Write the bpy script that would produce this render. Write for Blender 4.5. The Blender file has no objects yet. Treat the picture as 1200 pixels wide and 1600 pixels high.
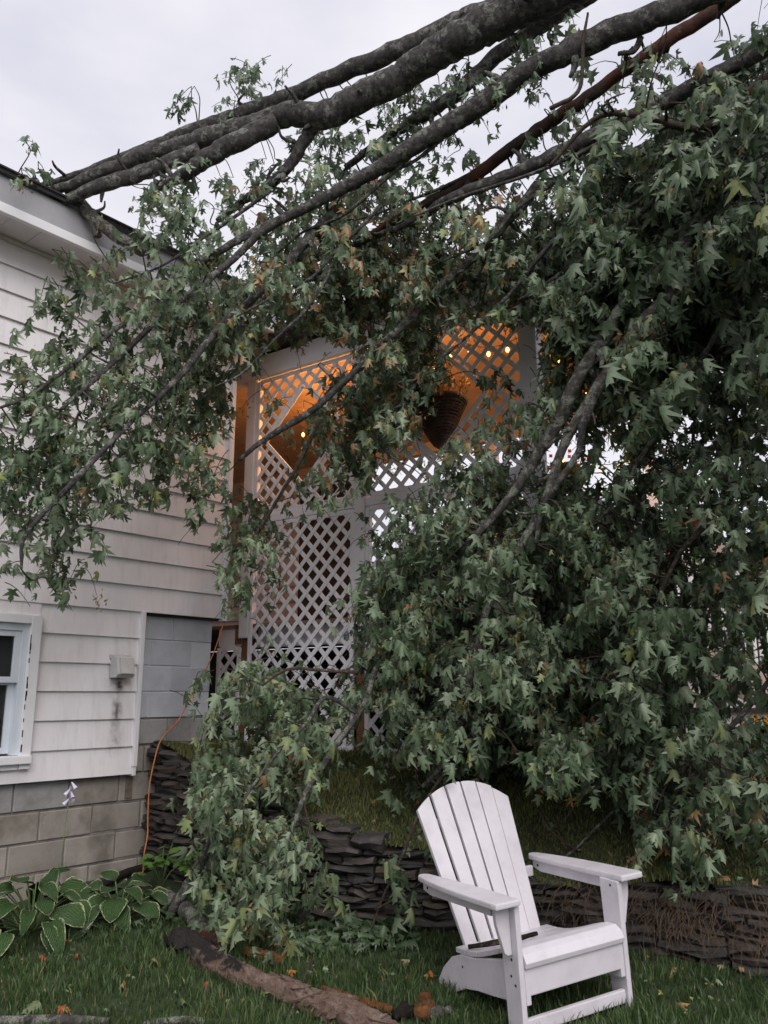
import bpy, bmesh, math, random
import numpy as np
from mathutils import Vector, Matrix
random.seed(7); rng = np.random.default_rng(11)
R = math.radians
scene = bpy.context.scene
COL = scene.collection

# ------------------------------------------------------------------ camera
PITCH = R(12.5); H = 1.45; F = 1290.0
cam_d = bpy.data.cameras.new('camera'); cam = bpy.data.objects.new('camera', cam_d); COL.objects.link(cam)
cam.location = (0, 0, H); cam.rotation_euler = (R(90) + PITCH, 0, 0)
cam_d.sensor_fit = 'VERTICAL'; cam_d.sensor_height = 24; cam_d.lens = F / 1600 * 24
cam_d.clip_start = 0.05; cam_d.clip_end = 2000
scene.camera = cam

# ------------------------------------------------------------------ sky, sun, exposure
SUN_EL, SUN_AZ = R(45), R(163)          # behind the camera and to the right, veiled by cloud
world = bpy.data.worlds.new('World'); scene.world = world; world.use_nodes = True
nt = world.node_tree; nt.nodes.clear()
out = nt.nodes.new('ShaderNodeOutputWorld')
sky = nt.nodes.new('ShaderNodeTexSky'); sky.sky_type = 'NISHITA'; sky.sun_disc = False
sky.sun_elevation = SUN_EL; sky.sun_rotation = SUN_AZ; sky.air_density = 1.0; sky.dust_density = 2.0
bg1 = nt.nodes.new('ShaderNodeBackground'); bg1.inputs[1].default_value = 0.07
bg2 = nt.nodes.new('ShaderNodeBackground'); bg2.inputs[1].default_value = 0.545
tc = nt.nodes.new('ShaderNodeTexCoord')
mp = nt.nodes.new('ShaderNodeMapping'); mp.inputs['Scale'].default_value = (1.6, 1.6, 3.5)
nz = nt.nodes.new('ShaderNodeTexNoise'); nz.inputs['Scale'].default_value = 1.5; nz.inputs['Detail'].default_value = 5
nz.inputs['Roughness'].default_value = 0.5
cr = nt.nodes.new('ShaderNodeValToRGB')
cr.color_ramp.elements[0].position = 0.33; cr.color_ramp.elements[0].color = (0.74, 0.74, 0.86, 1)
cr.color_ramp.elements[1].position = 0.62; cr.color_ramp.elements[1].color = (0.97, 0.95, 1.0, 1)
fr = nt.nodes.new('ShaderNodeMapRange'); fr.inputs[1].default_value = 0.3; fr.inputs[2].default_value = 0.6
fr.inputs[3].default_value = 0.86; fr.inputs[4].default_value = 0.97
mix = nt.nodes.new('ShaderNodeMixShader')
lk = nt.links.new
lk(tc.outputs['Generated'], mp.inputs[0]); lk(mp.outputs[0], nz.inputs['Vector']); lk(nz.outputs[0], cr.inputs[0]); lk(nz.outputs[0], fr.inputs[0])
lk(sky.outputs[0], bg1.inputs[0]); lk(cr.outputs[0], bg2.inputs[0])
lk(fr.outputs[0], mix.inputs[0]); lk(bg1.outputs[0], mix.inputs[1]); lk(bg2.outputs[0], mix.inputs[2]); lk(mix.outputs[0], out.inputs[0])
sun_d = bpy.data.lights.new('sun', 'SUN'); sun_d.energy = 1.5; sun_d.angle = R(50); sun_d.color = (1.0, 0.96, 0.93)
sun = bpy.data.objects.new('sun', sun_d); COL.objects.link(sun)
sd = Vector((math.sin(SUN_AZ) * math.cos(SUN_EL), math.cos(SUN_AZ) * math.cos(SUN_EL), math.sin(SUN_EL)))   # towards the sun
sun.rotation_euler = sd.to_track_quat('Z', 'Y').to_euler(); sun.location = (0, 0, 20)
vs = scene.view_settings; vs.view_transform = 'Standard'; vs.look = 'None'; vs.gamma = 1; vs.exposure = 0.88; vs.use_curve_mapping = False
scene.cycles.max_bounces = 6; scene.cycles.transparent_max_bounces = 8; scene.cycles.use_denoising = True
scene.cycles.sample_clamp_indirect = 4.0

# ------------------------------------------------------------------ helpers
cP, sP = math.cos(PITCH), math.sin(PITCH)
def U(px, py, d):
    """a point seen at (px, py) of the 1200x1600 photograph, d metres deep"""
    xc = (px - 600) / F * d; v = (800 - py) / F * d
    return np.array([xc, d * cP - v * sP, H + d * sP + v * cP])
def PX(P):
    P = np.atleast_2d(P); z = P[:, 2] - H; d = P[:, 1] * cP + z * sP; v = -P[:, 1] * sP + z * cP
    return 600 + F * P[:, 0] / d, 800 - F * v / d, d

def tag(o, label=None, cat=None, group=None, kind=None):
    if label: o['label'] = label
    if cat: o['category'] = cat
    if group: o['group'] = group
    if kind: o['kind'] = kind
    return o
def empty(name, loc=(0, 0, 0)):
    o = bpy.data.objects.new(name, None); COL.objects.link(o); o.location = loc; o.empty_display_size = 0.1
    return o
def link(name, me, mat=None, parent=None):
    o = bpy.data.objects.new(name, me); COL.objects.link(o)
    if mat is not None and not me.materials: me.materials.append(mat)
    if parent is not None: o.parent = parent
    return o
def root_off(parent):
    v = Vector((0, 0, 0))
    while parent is not None:
        v += parent.location; parent = parent.parent
    return v
def obj(name, vf, mat, parent=None, smooth=False, local=False):
    """one mesh object; vertices are given in world space unless local"""
    vs_, fs_ = vf
    a = np.asarray(vs_, float)
    if parent is not None and not local: a = a - np.array(root_off(parent))
    me = bpy.data.meshes.new(name); me.from_pydata(a.tolist(), [], [tuple(f) for f in fs_]); me.update()
    if smooth: me.polygons.foreach_set('use_smooth', [True] * len(me.polygons))
    return link(name, me, mat, parent)
def bevel(o, w=0.004, seg=2):
    bm = bmesh.new(); bm.from_mesh(o.data)
    bmesh.ops.recalc_face_normals(bm, faces=bm.faces)
    es = [e for e in bm.edges if len(e.link_faces) == 2 and e.calc_face_angle(0) > 0.5]
    bmesh.ops.bevel(bm, geom=es, offset=w, segments=seg, profile=0.6, affect='EDGES', clamp_overlap=True)
    bm.to_mesh(o.data); bm.free()
    return o
def big_mesh(name, V, T, mat, parent=None, attrs=None, smooth=True):
    """fast triangle mesh from arrays (world space)"""
    V = np.asarray(V, np.float32); T = np.asarray(T, np.int32)
    if parent is not None: V = V - np.array(root_off(parent), np.float32)
    me = bpy.data.meshes.new(name)
    me.vertices.add(len(V)); me.vertices.foreach_set('co', V.ravel())
    n = len(T); me.loops.add(n * 3); me.loops.foreach_set('vertex_index', T.ravel())
    me.polygons.add(n); me.polygons.foreach_set('loop_start', np.arange(0, n * 3, 3, dtype=np.int32))
    try: me.polygons.foreach_set('loop_total', np.full(n, 3, np.int32))
    except Exception: pass
    if smooth: me.polygons.foreach_set('use_smooth', np.ones(n, bool))
    for k, v in (attrs or {}).items():
        at = me.attributes.new(k, 'FLOAT', 'POINT'); at.data.foreach_set('value', np.asarray(v, np.float32))
    me.update(calc_edges=True); me.validate()
    return link(name, me, mat, parent)
BOXF = [(0, 3, 2, 1), (4, 5, 6, 7), (0, 1, 5, 4), (1, 2, 6, 5), (2, 3, 7, 6), (3, 0, 4, 7)]
def box(o, ex, ey, ez, a, b):
    """box spanned in the frame (ex, ey, ez) at o from a to b"""
    o = np.asarray(o, float); q = []
    for z in (a[2], b[2]):
        for x, y in ((a[0], a[1]), (b[0], a[1]), (b[0], b[1]), (a[0], b[1])):
            q.append(o + ex * x + ey * y + ez * z)
    return q, BOXF
def join(*vfs):
    V, Fc = [], []
    for v, f in vfs:
        k = len(V); V += list(v); Fc += [tuple(i + k for i in ff) for ff in f]
    return V, Fc
EX, EY, EZ = np.array([1., 0, 0]), np.array([0., 1, 0]), np.array([0., 0, 1])
def prism(poly, o, ea, eb, en, n0, n1):
    """polygon in (ea, eb) extruded along en from n0 to n1"""
    o = np.asarray(o, float); k = len(poly)
    V = [o + ea * a + eb * b + en * n0 for a, b in poly] + [o + ea * a + eb * b + en * n1 for a, b in poly]
    Fc = [tuple(range(k))[::-1], tuple(range(k, 2 * k))] + [(i, (i + 1) % k, k + (i + 1) % k, k + i) for i in range(k)]
    return V, Fc
def catmull(P, n):
    P = np.asarray(P, float); P = np.vstack([2 * P[0] - P[1], P, 2 * P[-1] - P[-2]]); out_ = []
    for i in range(1, len(P) - 2):
        for t in np.linspace(0, 1, n, endpoint=False):
            a, b, c, d = P[i - 1], P[i], P[i + 1], P[i + 2]
            out_.append(.5 * (2 * b + (c - a) * t + (2 * a - 5 * b + 4 * c - d) * t * t + (3 * b - a - 3 * c + d) * t ** 3))
    out_.append(P[-2]); return np.array(out_)
def tube(pts, rad, sides=8, rough=0.0, cap=True, wob=0.0):
    pts = np.asarray(pts, float); n = len(pts); rad = np.broadcast_to(np.asarray(rad, float), (n,))
    T = np.gradient(pts, axis=0); T /= np.linalg.norm(T, axis=1)[:, None] + 1e-9
    ref = np.array([0, 0, 1.]) if abs(T[0][2]) < .9 else np.array([1., 0, 0])
    N = np.cross(T[0], ref); N /= np.linalg.norm(N); V = []
    ph = rng.uniform(0, 6.28, 4)
    for i in range(n):
        N = N - T[i] * (N @ T[i]); N /= np.linalg.norm(N); B = np.cross(T[i], N)
        for k in range(sides):
            a = 2 * math.pi * k / sides
            r = rad[i] * (1 + rough * (rng.normal() * .45 + .9 * math.sin(i * .31 + ph[0] + a) + .8 * math.sin(i * .17 + ph[1] + 2 * a) + .6 * math.sin(i * .83 + ph[2] - 3 * a)))
            V.append(pts[i] + (N * math.cos(a) + B * math.sin(a)) * r + wob * rad[i] * rng.normal(size=3))
    Fc = [(i * sides + k, i * sides + (k + 1) % sides, (i + 1) * sides + (k + 1) % sides, (i + 1) * sides + k) for i in range(n - 1) for k in range(sides)]
    if cap: Fc += [tuple(range(sides))[::-1], tuple((n - 1) * sides + k for k in range(sides))]
    return V, Fc

# ------------------------------------------------------------------ materials
def newmat(name):
    m = bpy.data.materials.new(name); m.use_nodes = True; t = m.node_tree
    return m, t, t.nodes['Principled BSDF'], t.nodes['Material Output']
def N_(t, kind, **kw):
    n = t.nodes.new(kind)
    for k, v in kw.items():
        if k in n.inputs: n.inputs[k].default_value = v
        else: setattr(n, k, v)
    return n
def ramp(t, stops, fac):
    r = t.nodes.new('ShaderNodeValToRGB'); e = r.color_ramp.elements
    while len(e) < len(stops): e.new(0.5)
    for i, (p, c) in enumerate(stops): e[i].position = p; e[i].color = (*c, 1)
    t.links.new(fac, r.inputs[0]); return r
def mixc(t, fac, a, b):
    m = t.nodes.new('ShaderNodeMix'); m.data_type = 'RGBA'
    for i, v in ((0, fac), (6, a), (7, b)):
        if isinstance(v, (int, float)): m.inputs[i].default_value = v
        elif isinstance(v, tuple): m.inputs[i].default_value = (*v, 1)
        else: t.links.new(v, m.inputs[i])
    return m.outputs[2]
def noise(t, scale, detail=5, rough=.55, coord='Object', stretch=None):
    c = t.nodes.new('ShaderNodeTexCoord'); n = N_(t, 'ShaderNodeTexNoise', Scale=scale, Detail=detail, Roughness=rough)
    if stretch:
        m = t.nodes.new('ShaderNodeMapping'); m.inputs['Scale'].default_value = stretch; t.links.new(c.outputs[coord], m.inputs[0]); t.links.new(m.outputs[0], n.inputs['Vector'])
    else: t.links.new(c.outputs[coord], n.inputs['Vector'])
    return n.outputs[0]
def bump(t, b, h, strength=.3, dist=.01):
    n = N_(t, 'ShaderNodeBump', Strength=strength, Distance=dist); t.links.new(h, n.inputs['Height']); t.links.new(n.outputs[0], b.inputs['Normal'])
def mrange(t, v, a, b, c, d):
    n = t.nodes.new('ShaderNodeMapRange')
    for i, x in enumerate((a, b, c, d)): n.inputs[i + 1].default_value = x
    t.links.new(v, n.inputs[0]); return n.outputs[0]
def simple(name, stops, scale=6, rough=.6, bstr=.15, bdist=.004, stretch=None, bscale=None, spec=.4, detail=6):
    m, t, b, o = newmat(name); n = noise(t, scale, detail, .6, 'Object', stretch)
    r = ramp(t, stops, n); t.links.new(r.outputs[0], b.inputs['Base Color']); b.inputs['Roughness'].default_value = rough
    b.inputs['Specular IOR Level'].default_value = spec
    if bstr: bump(t, b, noise(t, bscale or scale * 6, 4, .6, 'Object', stretch), bstr, bdist)
    return m
M = {}
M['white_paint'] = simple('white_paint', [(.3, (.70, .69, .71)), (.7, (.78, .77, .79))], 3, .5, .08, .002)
M['lattice_white'] = simple('lattice_white', [(.3, (.80, .78, .82)), (.7, (.87, .85, .89))], 5, .5, .06, .002)
def chair_mat():
    m, t, b, o = newmat('chair_white'); r = ramp(t, [(.28, (.48, .455, .48)), (.5, (.57, .54, .58)), (.7, (.61, .58, .62))], noise(t, 7, 6, .6))
    c = mixc(t, mrange(t, noise(t, 3.5, 8, .72), .52, .70, 0, .45), r.outputs[0], (.33, .30, .29))
    c = mixc(t, mrange(t, noise(t, 95, 4, .6), .70, .76, 0, .6), c, (.16, .14, .12))
    t.links.new(c, b.inputs['Base Color']); t.links.new(mrange(t, noise(t, 12, 5, .6), .3, .7, .32, .6), b.inputs['Roughness']); bump(t, b, noise(t, 120, 5, .65, 'Object', (1, 1, 5)), .25, .0015); return m
M['chair_white'] = chair_mat()
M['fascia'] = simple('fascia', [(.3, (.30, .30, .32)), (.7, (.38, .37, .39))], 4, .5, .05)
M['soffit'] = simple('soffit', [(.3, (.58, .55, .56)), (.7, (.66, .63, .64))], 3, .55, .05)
M['shingle'] = simple('shingle', [(.3, (.03, .03, .035)), (.7, (.09, .085, .09))], 40, .9, .5, .006)
M['window_frame'] = simple('window_frame', [(.3, (.52, .57, .63)), (.7, (.62, .66, .71))], 4, .5, .08)
M['vent'] = simple('vent', [(.3, (.45, .44, .43)), (.7, (.56, .55, .54))], 8, .5, .08)
M['brown_wood'] = simple('brown_wood', [(.3, (.16, .075, .035)), (.7, (.27, .13, .06))], 5, .65, .25, .004, (8, 8, 1))
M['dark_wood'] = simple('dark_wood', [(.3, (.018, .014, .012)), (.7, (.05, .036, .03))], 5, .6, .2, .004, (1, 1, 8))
M['peach_board'] = simple('peach_board', [(.3, (.42, .26, .17)), (.7, (.52, .34, .23))], 4, .55, .1)
M['peach_wall'] = simple('peach_wall', [(.3, (.46, .41, .38)), (.7, (.54, .48, .45))], 4, .6, .1)
M['deck_wood'] = simple('deck_wood', [(.3, (.14, .10, .08)), (.7, (.24, .18, .14))], 5, .7, .2)
M['rail_tan'] = simple('rail_tan', [(.3, (.36, .27, .23)), (.7, (.47, .36, .31))], 6, .5, .1)
M['iron_dark'] = simple('iron_dark', [(.3, (.02, .02, .022)), (.7, (.04, .04, .042))], 8, .45, .05)
M['bolt'] = simple('bolt', [(.3, (.10, .07, .05)), (.7, (.2, .17, .15))], 30, .45, .05)
M['bolt_hole'] = simple('bolt_hole', [(.3, (.012, .012, .014)), (.7, (.025, .025, .03))], 30, .6, 0)
M['cord'] = simple('cord_orange', [(.3, (.42, .13, .04)), (.7, (.52, .18, .06))], 12, .45, .05)
M['foundation'] = simple('foundation', [(.3, (.03, .028, .027)), (.7, (.07, .065, .06))], 6, .9, .3)  # near black for the added skirts, standing in for under-deck shade
M['red_paint'] = simple('red_paint', [(.3, (.32, .015, .02)), (.7, (.45, .03, .035))], 6, .4, .05)
M['plaster'] = simple('plaster', [(.3, (.48, .44, .44)), (.7, (.62, .58, .57))], 4, .8, .2)
M['soil'] = simple('soil', [(.3, (.018, .013, .010)), (.7, (.05, .038, .028))], 9, .95, .6, .02)
M['petal_orange'] = simple('petal_orange', [(.3, (.50, .19, .02)), (.7, (.6, .30, .03))], 9, .6, 0)
M['petal_red'] = simple('petal_red', [(.3, (.5, .02, .03)), (.7, (.65, .05, .06))], 9, .6, 0)
M['petal_lilac'] = simple('petal_lilac', [(.3, (.55, .48, .68)), (.7, (.75, .70, .84))], 20, .6, 0)
M['dry_stem'] = simple('dry_stem', [(.3, (.30, .17, .05)), (.7, (.50, .32, .11))], 9, .7, 0)
M['dead_grass'] = simple('dead_grass', [(.3, (.05, .034, .022)), (.7, (.12, .082, .052))], 5, .9, 0)

def siding_mat(stain):
    m, t, b, o = newmat('siding_white_stained' if stain else 'siding_white')
    n = noise(t, 1.7, 6, .6, 'Object', (1, 1, .5)); r = ramp(t, [(.3, (.70, .665, .68)), (.55, (.80, .77, .79)), (.75, (.83, .80, .82))], n)
    st_ = mrange(t, noise(t, 6, 6, .7, 'Object', (2.5, 2.5, .35)), .5, .72, 0, .30); g_ = mixc(t, st_, r.outputs[0], (.42, .39, .36))
    n2 = noise(t, 55, 3, .5); sp = mrange(t, n2, .76, .82, 0, .5)
    col = mixc(t, sp, g_, (.25, .22, .20))
    if stain:                                            # soot from the dryer vent, running down the boards
        c = t.nodes.new('ShaderNodeTexCoord'); g = t.nodes.new('ShaderNodeVectorMath'); g.operation = 'SUBTRACT'
        t.links.new(c.outputs['Object'], g.inputs[0]); g.inputs[1].default_value = STAIN
        sx = t.nodes.new('ShaderNodeSeparateXYZ'); t.links.new(g.outputs[0], sx.inputs[0])
        def ell(cz, a, bz, k):
            z = t.nodes.new('ShaderNodeMath'); z.operation = 'SUBTRACT'; t.links.new(sx.outputs[2], z.inputs[0]); z.inputs[1].default_value = cz
            q = t.nodes.new('ShaderNodeCombineXYZ')
            for i, (src, s) in enumerate(((sx.outputs[0], 1 / a), (sx.outputs[1], 1 / a), (z.outputs[0], 1 / bz))):
                mm = t.nodes.new('ShaderNodeMath'); mm.operation = 'MULTIPLY'; t.links.new(src, mm.inputs[0]); mm.inputs[1].default_value = s; t.links.new(mm.outputs[0], q.inputs[i])
            ln = t.nodes.new('ShaderNodeVectorMath'); ln.operation = 'LENGTH'; t.links.new(q.outputs[0], ln.inputs[0])
            return mrange(t, ln.outputs['Value'], 0, 1, k * 1.5, 0)
        acc = None
        for e in ((-.03, .05, .10, 1.1), (-.24, .06, .2, .75), (-.42, .09, .16, .35), (.05, .16, .22, .35)):
            v = ell(*e)
            if acc is None: acc = v
            else:
                a_ = t.nodes.new('ShaderNodeMath'); a_.operation = 'MAXIMUM'; t.links.new(acc, a_.inputs[0]); t.links.new(v, a_.inputs[1]); acc = a_.outputs[0]
        nn = mrange(t, noise(t, 22, 5, .65), .3, .62, .15, 1.1)
        f = t.nodes.new('ShaderNodeMath'); f.operation = 'MULTIPLY'; f.use_clamp = True; t.links.new(acc, f.inputs[0]); t.links.new(nn, f.inputs[1])
        col = mixc(t, f.outputs[0], col, (.085, .07, .055))
    t.links.new(col, b.inputs['Base Color']); b.inputs['Roughness'].default_value = .48
    bump(t, b, noise(t, 30, 4, .6, 'Object', (1, 1, 6)), .12, .002)
    return m

def block_mat(name, lo, hi, moss):
    m, t, b, o = newmat(name)
    oi = t.nodes.new('ShaderNodeObjectInfo')
    n = noise(t, 5, 7, .62); r = ramp(t, [(.3, lo), (.65, hi)], n)
    c = mixc(t, mrange(t, oi.outputs['Random'], 0, 1, 0, .35), r.outputs[0], tuple(x * .72 for x in lo))
    c = mixc(t, mrange(t, noise(t, 3.2, 6, .6), .48, .62, 0, moss), c, (.055, .055, .03))
    t.links.new(c, b.inputs['Base Color']); b.inputs['Roughness'].default_value = .85
    bump(t, b, noise(t, 45, 6, .7), .5, .006)
    return m
M['block_grey'] = block_mat('block_grey_paint', (.44, .455, .51), (.52, .535, .58), .12)
M['block_mid'] = block_mat('block_grey_weathered', (.26, .25, .25), (.36, .35, .35), .4)
M['block_raw'] = block_mat('block_raw', (.24, .21, .185), (.35, .315, .28), .5)
M['mortar'] = simple('mortar', [(.3, (.10, .09, .08)), (.7, (.25, .23, .21))], 9, .95, .6, .01)
M['mortar_grey'] = simple('mortar_grey', [(.3, (.48, .50, .53)), (.7, (.56, .57, .60))], 9, .9, .3, .005)

def slate_mat():
    m, t, b, o = newmat('slate'); oi = t.nodes.new('ShaderNodeObjectInfo')
    n = noise(t, 7, 7, .65, 'Object', (1, 1, 5)); r = ramp(t, [(.3, (.018, .016, .016)), (.55, (.045, .040, .039)), (.78, (.12, .105, .098))], n)
    c = mixc(t, mrange(t, oi.outputs['Random'], .45, 1, 0, .8), r.outputs[0], (.085, .066, .052))
    c = mixc(t, mrange(t, noise(t, 4, 5, .6), .55, .7, 0, .6), c, (.028, .032, .016))
    t.links.new(c, b.inputs['Base Color']); b.inputs['Roughness'].default_value = .75
    bump(t, b, noise(t, 26, 7, .7, 'Object', (1, 1, 4)), .8, .012); return m
M['slate'] = slate_mat()

def bark_mat(name, dark, light, lichen, lich_amt, red=0.0, scale=1.0):
    m, t, b, o = newmat(name)
    n = noise(t, 26 * scale, 10, .78); r = ramp(t, [(.36, dark), (.50, tuple((x + y) / 2 for x, y in zip(dark, light))), (.66, light)], n)
    c = mixc(t, mrange(t, noise(t, 5 * scale, 5, .6), .35, .65, 0, .35), r.outputs[0], dark)
    if red: c = mixc(t, mrange(t, noise(t, 4, 4, .6), .45, .6, 0, red), c, (.14, .05, .03))
    l = mrange(t, noise(t, 13 * scale, 7, .68), .62 - lich_amt * .14, .68 - lich_amt * .12, 0, .85)
    l2 = noise(t, 85, 4, .7); lm = t.nodes.new('ShaderNodeMath'); lm.operation = 'MULTIPLY'; t.links.new(l, lm.inputs[0]); t.links.new(mrange(t, l2, .38, .58, .1, 1), lm.inputs[1])
    c = mixc(t, lm.outputs[0], c, lichen)
    t.links.new(c, b.inputs['Base Color']); b.inputs['Roughness'].default_value = .9; b.inputs['Specular IOR Level'].default_value = .25
    bump(t, b, noise(t, 42 * scale, 10, .8), 1.0, .035); return m
M['bark'] = bark_mat('bark', (.034, .031, .031), (.20, .185, .18), (.36, .375, .32), .66)
M['bark_red'] = bark_mat('bark_split', (.03, .022, .02), (.10, .066, .055), (.14, .14, .11), .15, red=.85)
M['bark_grey'] = bark_mat('bark_lichen', (.05, .045, .042), (.24, .225, .20), (.42, .44, .37), .9)
M['twig'] = bark_mat('twig', (.05, .038, .03), (.16, .12, .095), (.24, .24, .19), .3)
M['log_dark'] = bark_mat('log_dark', (.014, .011, .011), (.045, .034, .030), (.25, .17, .12), .2)
M['log_peeled'] = bark_mat('log_peeled', (.09, .048, .034), (.27, .165, .12), (.50, .40, .33), .75)
M['bark_orange'] = bark_mat('bark_inner', (.16, .055, .018), (.40, .19, .075), (.05, .03, .02), .6)

def log_mat():
    m, t, b, o = newmat('log'); c = t.nodes.new('ShaderNodeTexCoord'); sx = t.nodes.new('ShaderNodeSeparateXYZ'); t.links.new(c.outputs['Object'], sx.inputs[0])
    dk = ramp(t, [(.3, (.016, .012, .012)), (.7, (.05, .038, .034))], noise(t, 16, 7, .7)); pl = ramp(t, [(.28, (.08, .045, .034)), (.48, (.28, .18, .135)), (.7, (.52, .40, .33))], noise(t, 17, 9, .75))
    a = t.nodes.new('ShaderNodeMath'); a.operation = 'ADD'; t.links.new(sx.outputs[0], a.inputs[0]); t.links.new(mrange(t, noise(t, 9, 6, .65), .3, .7, -.32, .32), a.inputs[1])
    z = t.nodes.new('ShaderNodeMath'); z.operation = 'MULTIPLY_ADD'; t.links.new(sx.outputs[2], z.inputs[0]); z.inputs[1].default_value = -3.5; t.links.new(a.outputs[0], z.inputs[2])
    t.links.new(mixc(t, mrange(t, z.outputs[0], .16, .30, 0, 1), dk.outputs[0], pl.outputs[0]), b.inputs['Base Color']); b.inputs['Roughness'].default_value = .8; bump(t, b, noise(t, 34, 10, .8), 1.0, .06); return m
M['log'] = log_mat()
def leaf_mat(name, stops, rough=.42, trans=.22, spec=.5, veins=True):
    m, t, b, o = newmat(name)
    a = N_(t, 'ShaderNodeAttribute', attribute_name='tint'); r = ramp(t, stops, a.outputs['Fac'])
    n = noise(t, 30, 4, .6); c = mixc(t, mrange(t, n, .3, .75, 0, .35), r.outputs[0], (.06, .07, .03))
    t.links.new(c, b.inputs['Base Color']); b.inputs['Roughness'].default_value = rough; b.inputs['Specular IOR Level'].default_value = spec
    bump(t, b, noise(t, 60, 3, .6), .25, .004)
    tr = t.nodes.new('ShaderNodeBsdfTranslucent'); t.links.new(c, tr.inputs[0])
    ms = t.nodes.new('ShaderNodeMixShader'); ms.inputs[0].default_value = trans
    t.links.new(b.outputs[0], ms.inputs[1]); t.links.new(tr.outputs[0], ms.inputs[2]); t.links.new(ms.outputs[0], o.inputs[0])
    return m
LEAFST = [(0, (.040, .066, .032)), (.3, (.075, .120, .060)), (.55, (.130, .190, .105)), (.72, (.205, .270, .170)), (.80, (.24, .300, .19)), (.86, (.24, .28, .07)), (.92, (.36, .22, .11)), (1.0, (.32, .15, .07))]
M['leaf'] = leaf_mat('maple_leaf', LEAFST)
M['keys'] = leaf_mat('maple_keys', [(0, (.17, .16, .06)), (.5, (.26, .18, .08)), (1, (.24, .11, .05))], .6, .2, .3)
M['fallen'] = leaf_mat('fallen_leaf', [(0, (.10, .15, .08)), (.3, (.20, .23, .12)), (.5, (.42, .30, .16)), (.75, (.42, .17, .04)), (1, (.33, .06, .03))], .6, .15, .3)
M['grass'] = leaf_mat('grass_blade', [(0, (.024, .048, .014)), (.5, (.058, .106, .032)), (.85, (.11, .16, .055)), (1, (.26, .22, .11))], .5, .2, .35)
M['moss'] = leaf_mat('moss', [(0, (.05, .055, .02)), (.5, (.11, .125, .042)), (.85, (.16, .165, .065)), (1, (.24, .18, .10))], .8, .1, .2)
M['herb'] = leaf_mat('herb_leaf', [(0, (.07, .15, .04)), (1, (.15, .28, .06))], .5, .3, .35)
M['far_leaf'] = leaf_mat('far_leaf', [(0, (.05, .10, .03)), (1, (.14, .24, .06))], .6, .3, .3)
def hosta_mat():
    m, t, b, o = newmat('hosta_leaf'); a = N_(t, 'ShaderNodeAttribute', attribute_name='edge'); v = N_(t, 'ShaderNodeAttribute', attribute_name='across')
    n = noise(t, 18, 4, .6); g = ramp(t, [(.3, (.032, .075, .026)), (.7, (.075, .14, .045))], n)
    ad = t.nodes.new('ShaderNodeMath'); ad.operation = 'ADD'; t.links.new(a.outputs['Fac'], ad.inputs[0]); t.links.new(mrange(t, noise(t, 14, 4, .6), .3, .7, -.10, .10), ad.inputs[1])
    c = mixc(t, mrange(t, ad.outputs[0], .88, .94, 0, 1), g.outputs[0], (.40, .43, .25))
    t.links.new(c, b.inputs['Base Color']); b.inputs['Roughness'].default_value = .38; b.inputs['Specular IOR Level'].default_value = .5
    w = t.nodes.new('ShaderNodeMath'); w.operation = 'SINE'; q = t.nodes.new('ShaderNodeMath'); q.operation = 'MULTIPLY'; q.inputs[1].default_value = 42
    t.links.new(v.outputs['Fac'], q.inputs[0]); t.links.new(q.outputs[0], w.inputs[0]); bump(t, b, w.outputs[0], .8, .008); return m
M['hosta'] = hosta_mat()
def ground_mat(name, stops, scale):
    m, t, b, o = newmat(name); n = noise(t, scale, 8, .65); r = ramp(t, stops, n); t.links.new(r.outputs[0], b.inputs['Base Color']); b.inputs['Roughness'].default_value = .95
    bump(t, b, noise(t, scale * 6, 6, .7), .8, .02); return m
M['lawn'] = ground_mat('lawn_ground', [(.3, (.016, .024, .009)), (.6, (.035, .055, .018)), (.8, (.05, .045, .025))], 9)
M['bank'] = ground_mat('bank_ground', [(.3, (.018, .018, .009)), (.55, (.035, .042, .015)), (.8, (.055, .042, .026))], 6)
def glass_mat():
    m, t, b, o = newmat('window_glass'); b.inputs['Base Color'].default_value = (.012, .013, .015, 1); b.inputs['Roughness'].default_value = .04
    b.inputs['Specular IOR Level'].default_value = .9; b.inputs['Alpha'].default_value = .55; return m
M['glass'] = glass_mat()
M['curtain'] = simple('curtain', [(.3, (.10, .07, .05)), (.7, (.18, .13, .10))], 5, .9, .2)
def wicker_mat():
    m, t, b, o = newmat('wicker'); n = noise(t, 20, 5, .6); r = ramp(t, [(.3, (.035, .018, .012)), (.7, (.13, .07, .045))], n); t.links.new(r.outputs[0], b.inputs['Base Color']); b.inputs['Roughness'].default_value = .7; return m
M['wicker'] = wicker_mat()
def bulb_mat():
    m, t, b, o = newmat('bulb_glow'); e = t.nodes.new('ShaderNodeEmission'); e.inputs[0].default_value = (1, .55, .17, 1); e.inputs[1].default_value = 2.4; t.links.new(e.outputs[0], o.inputs[0]); return m
M['bulb'] = bulb_mat()

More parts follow.
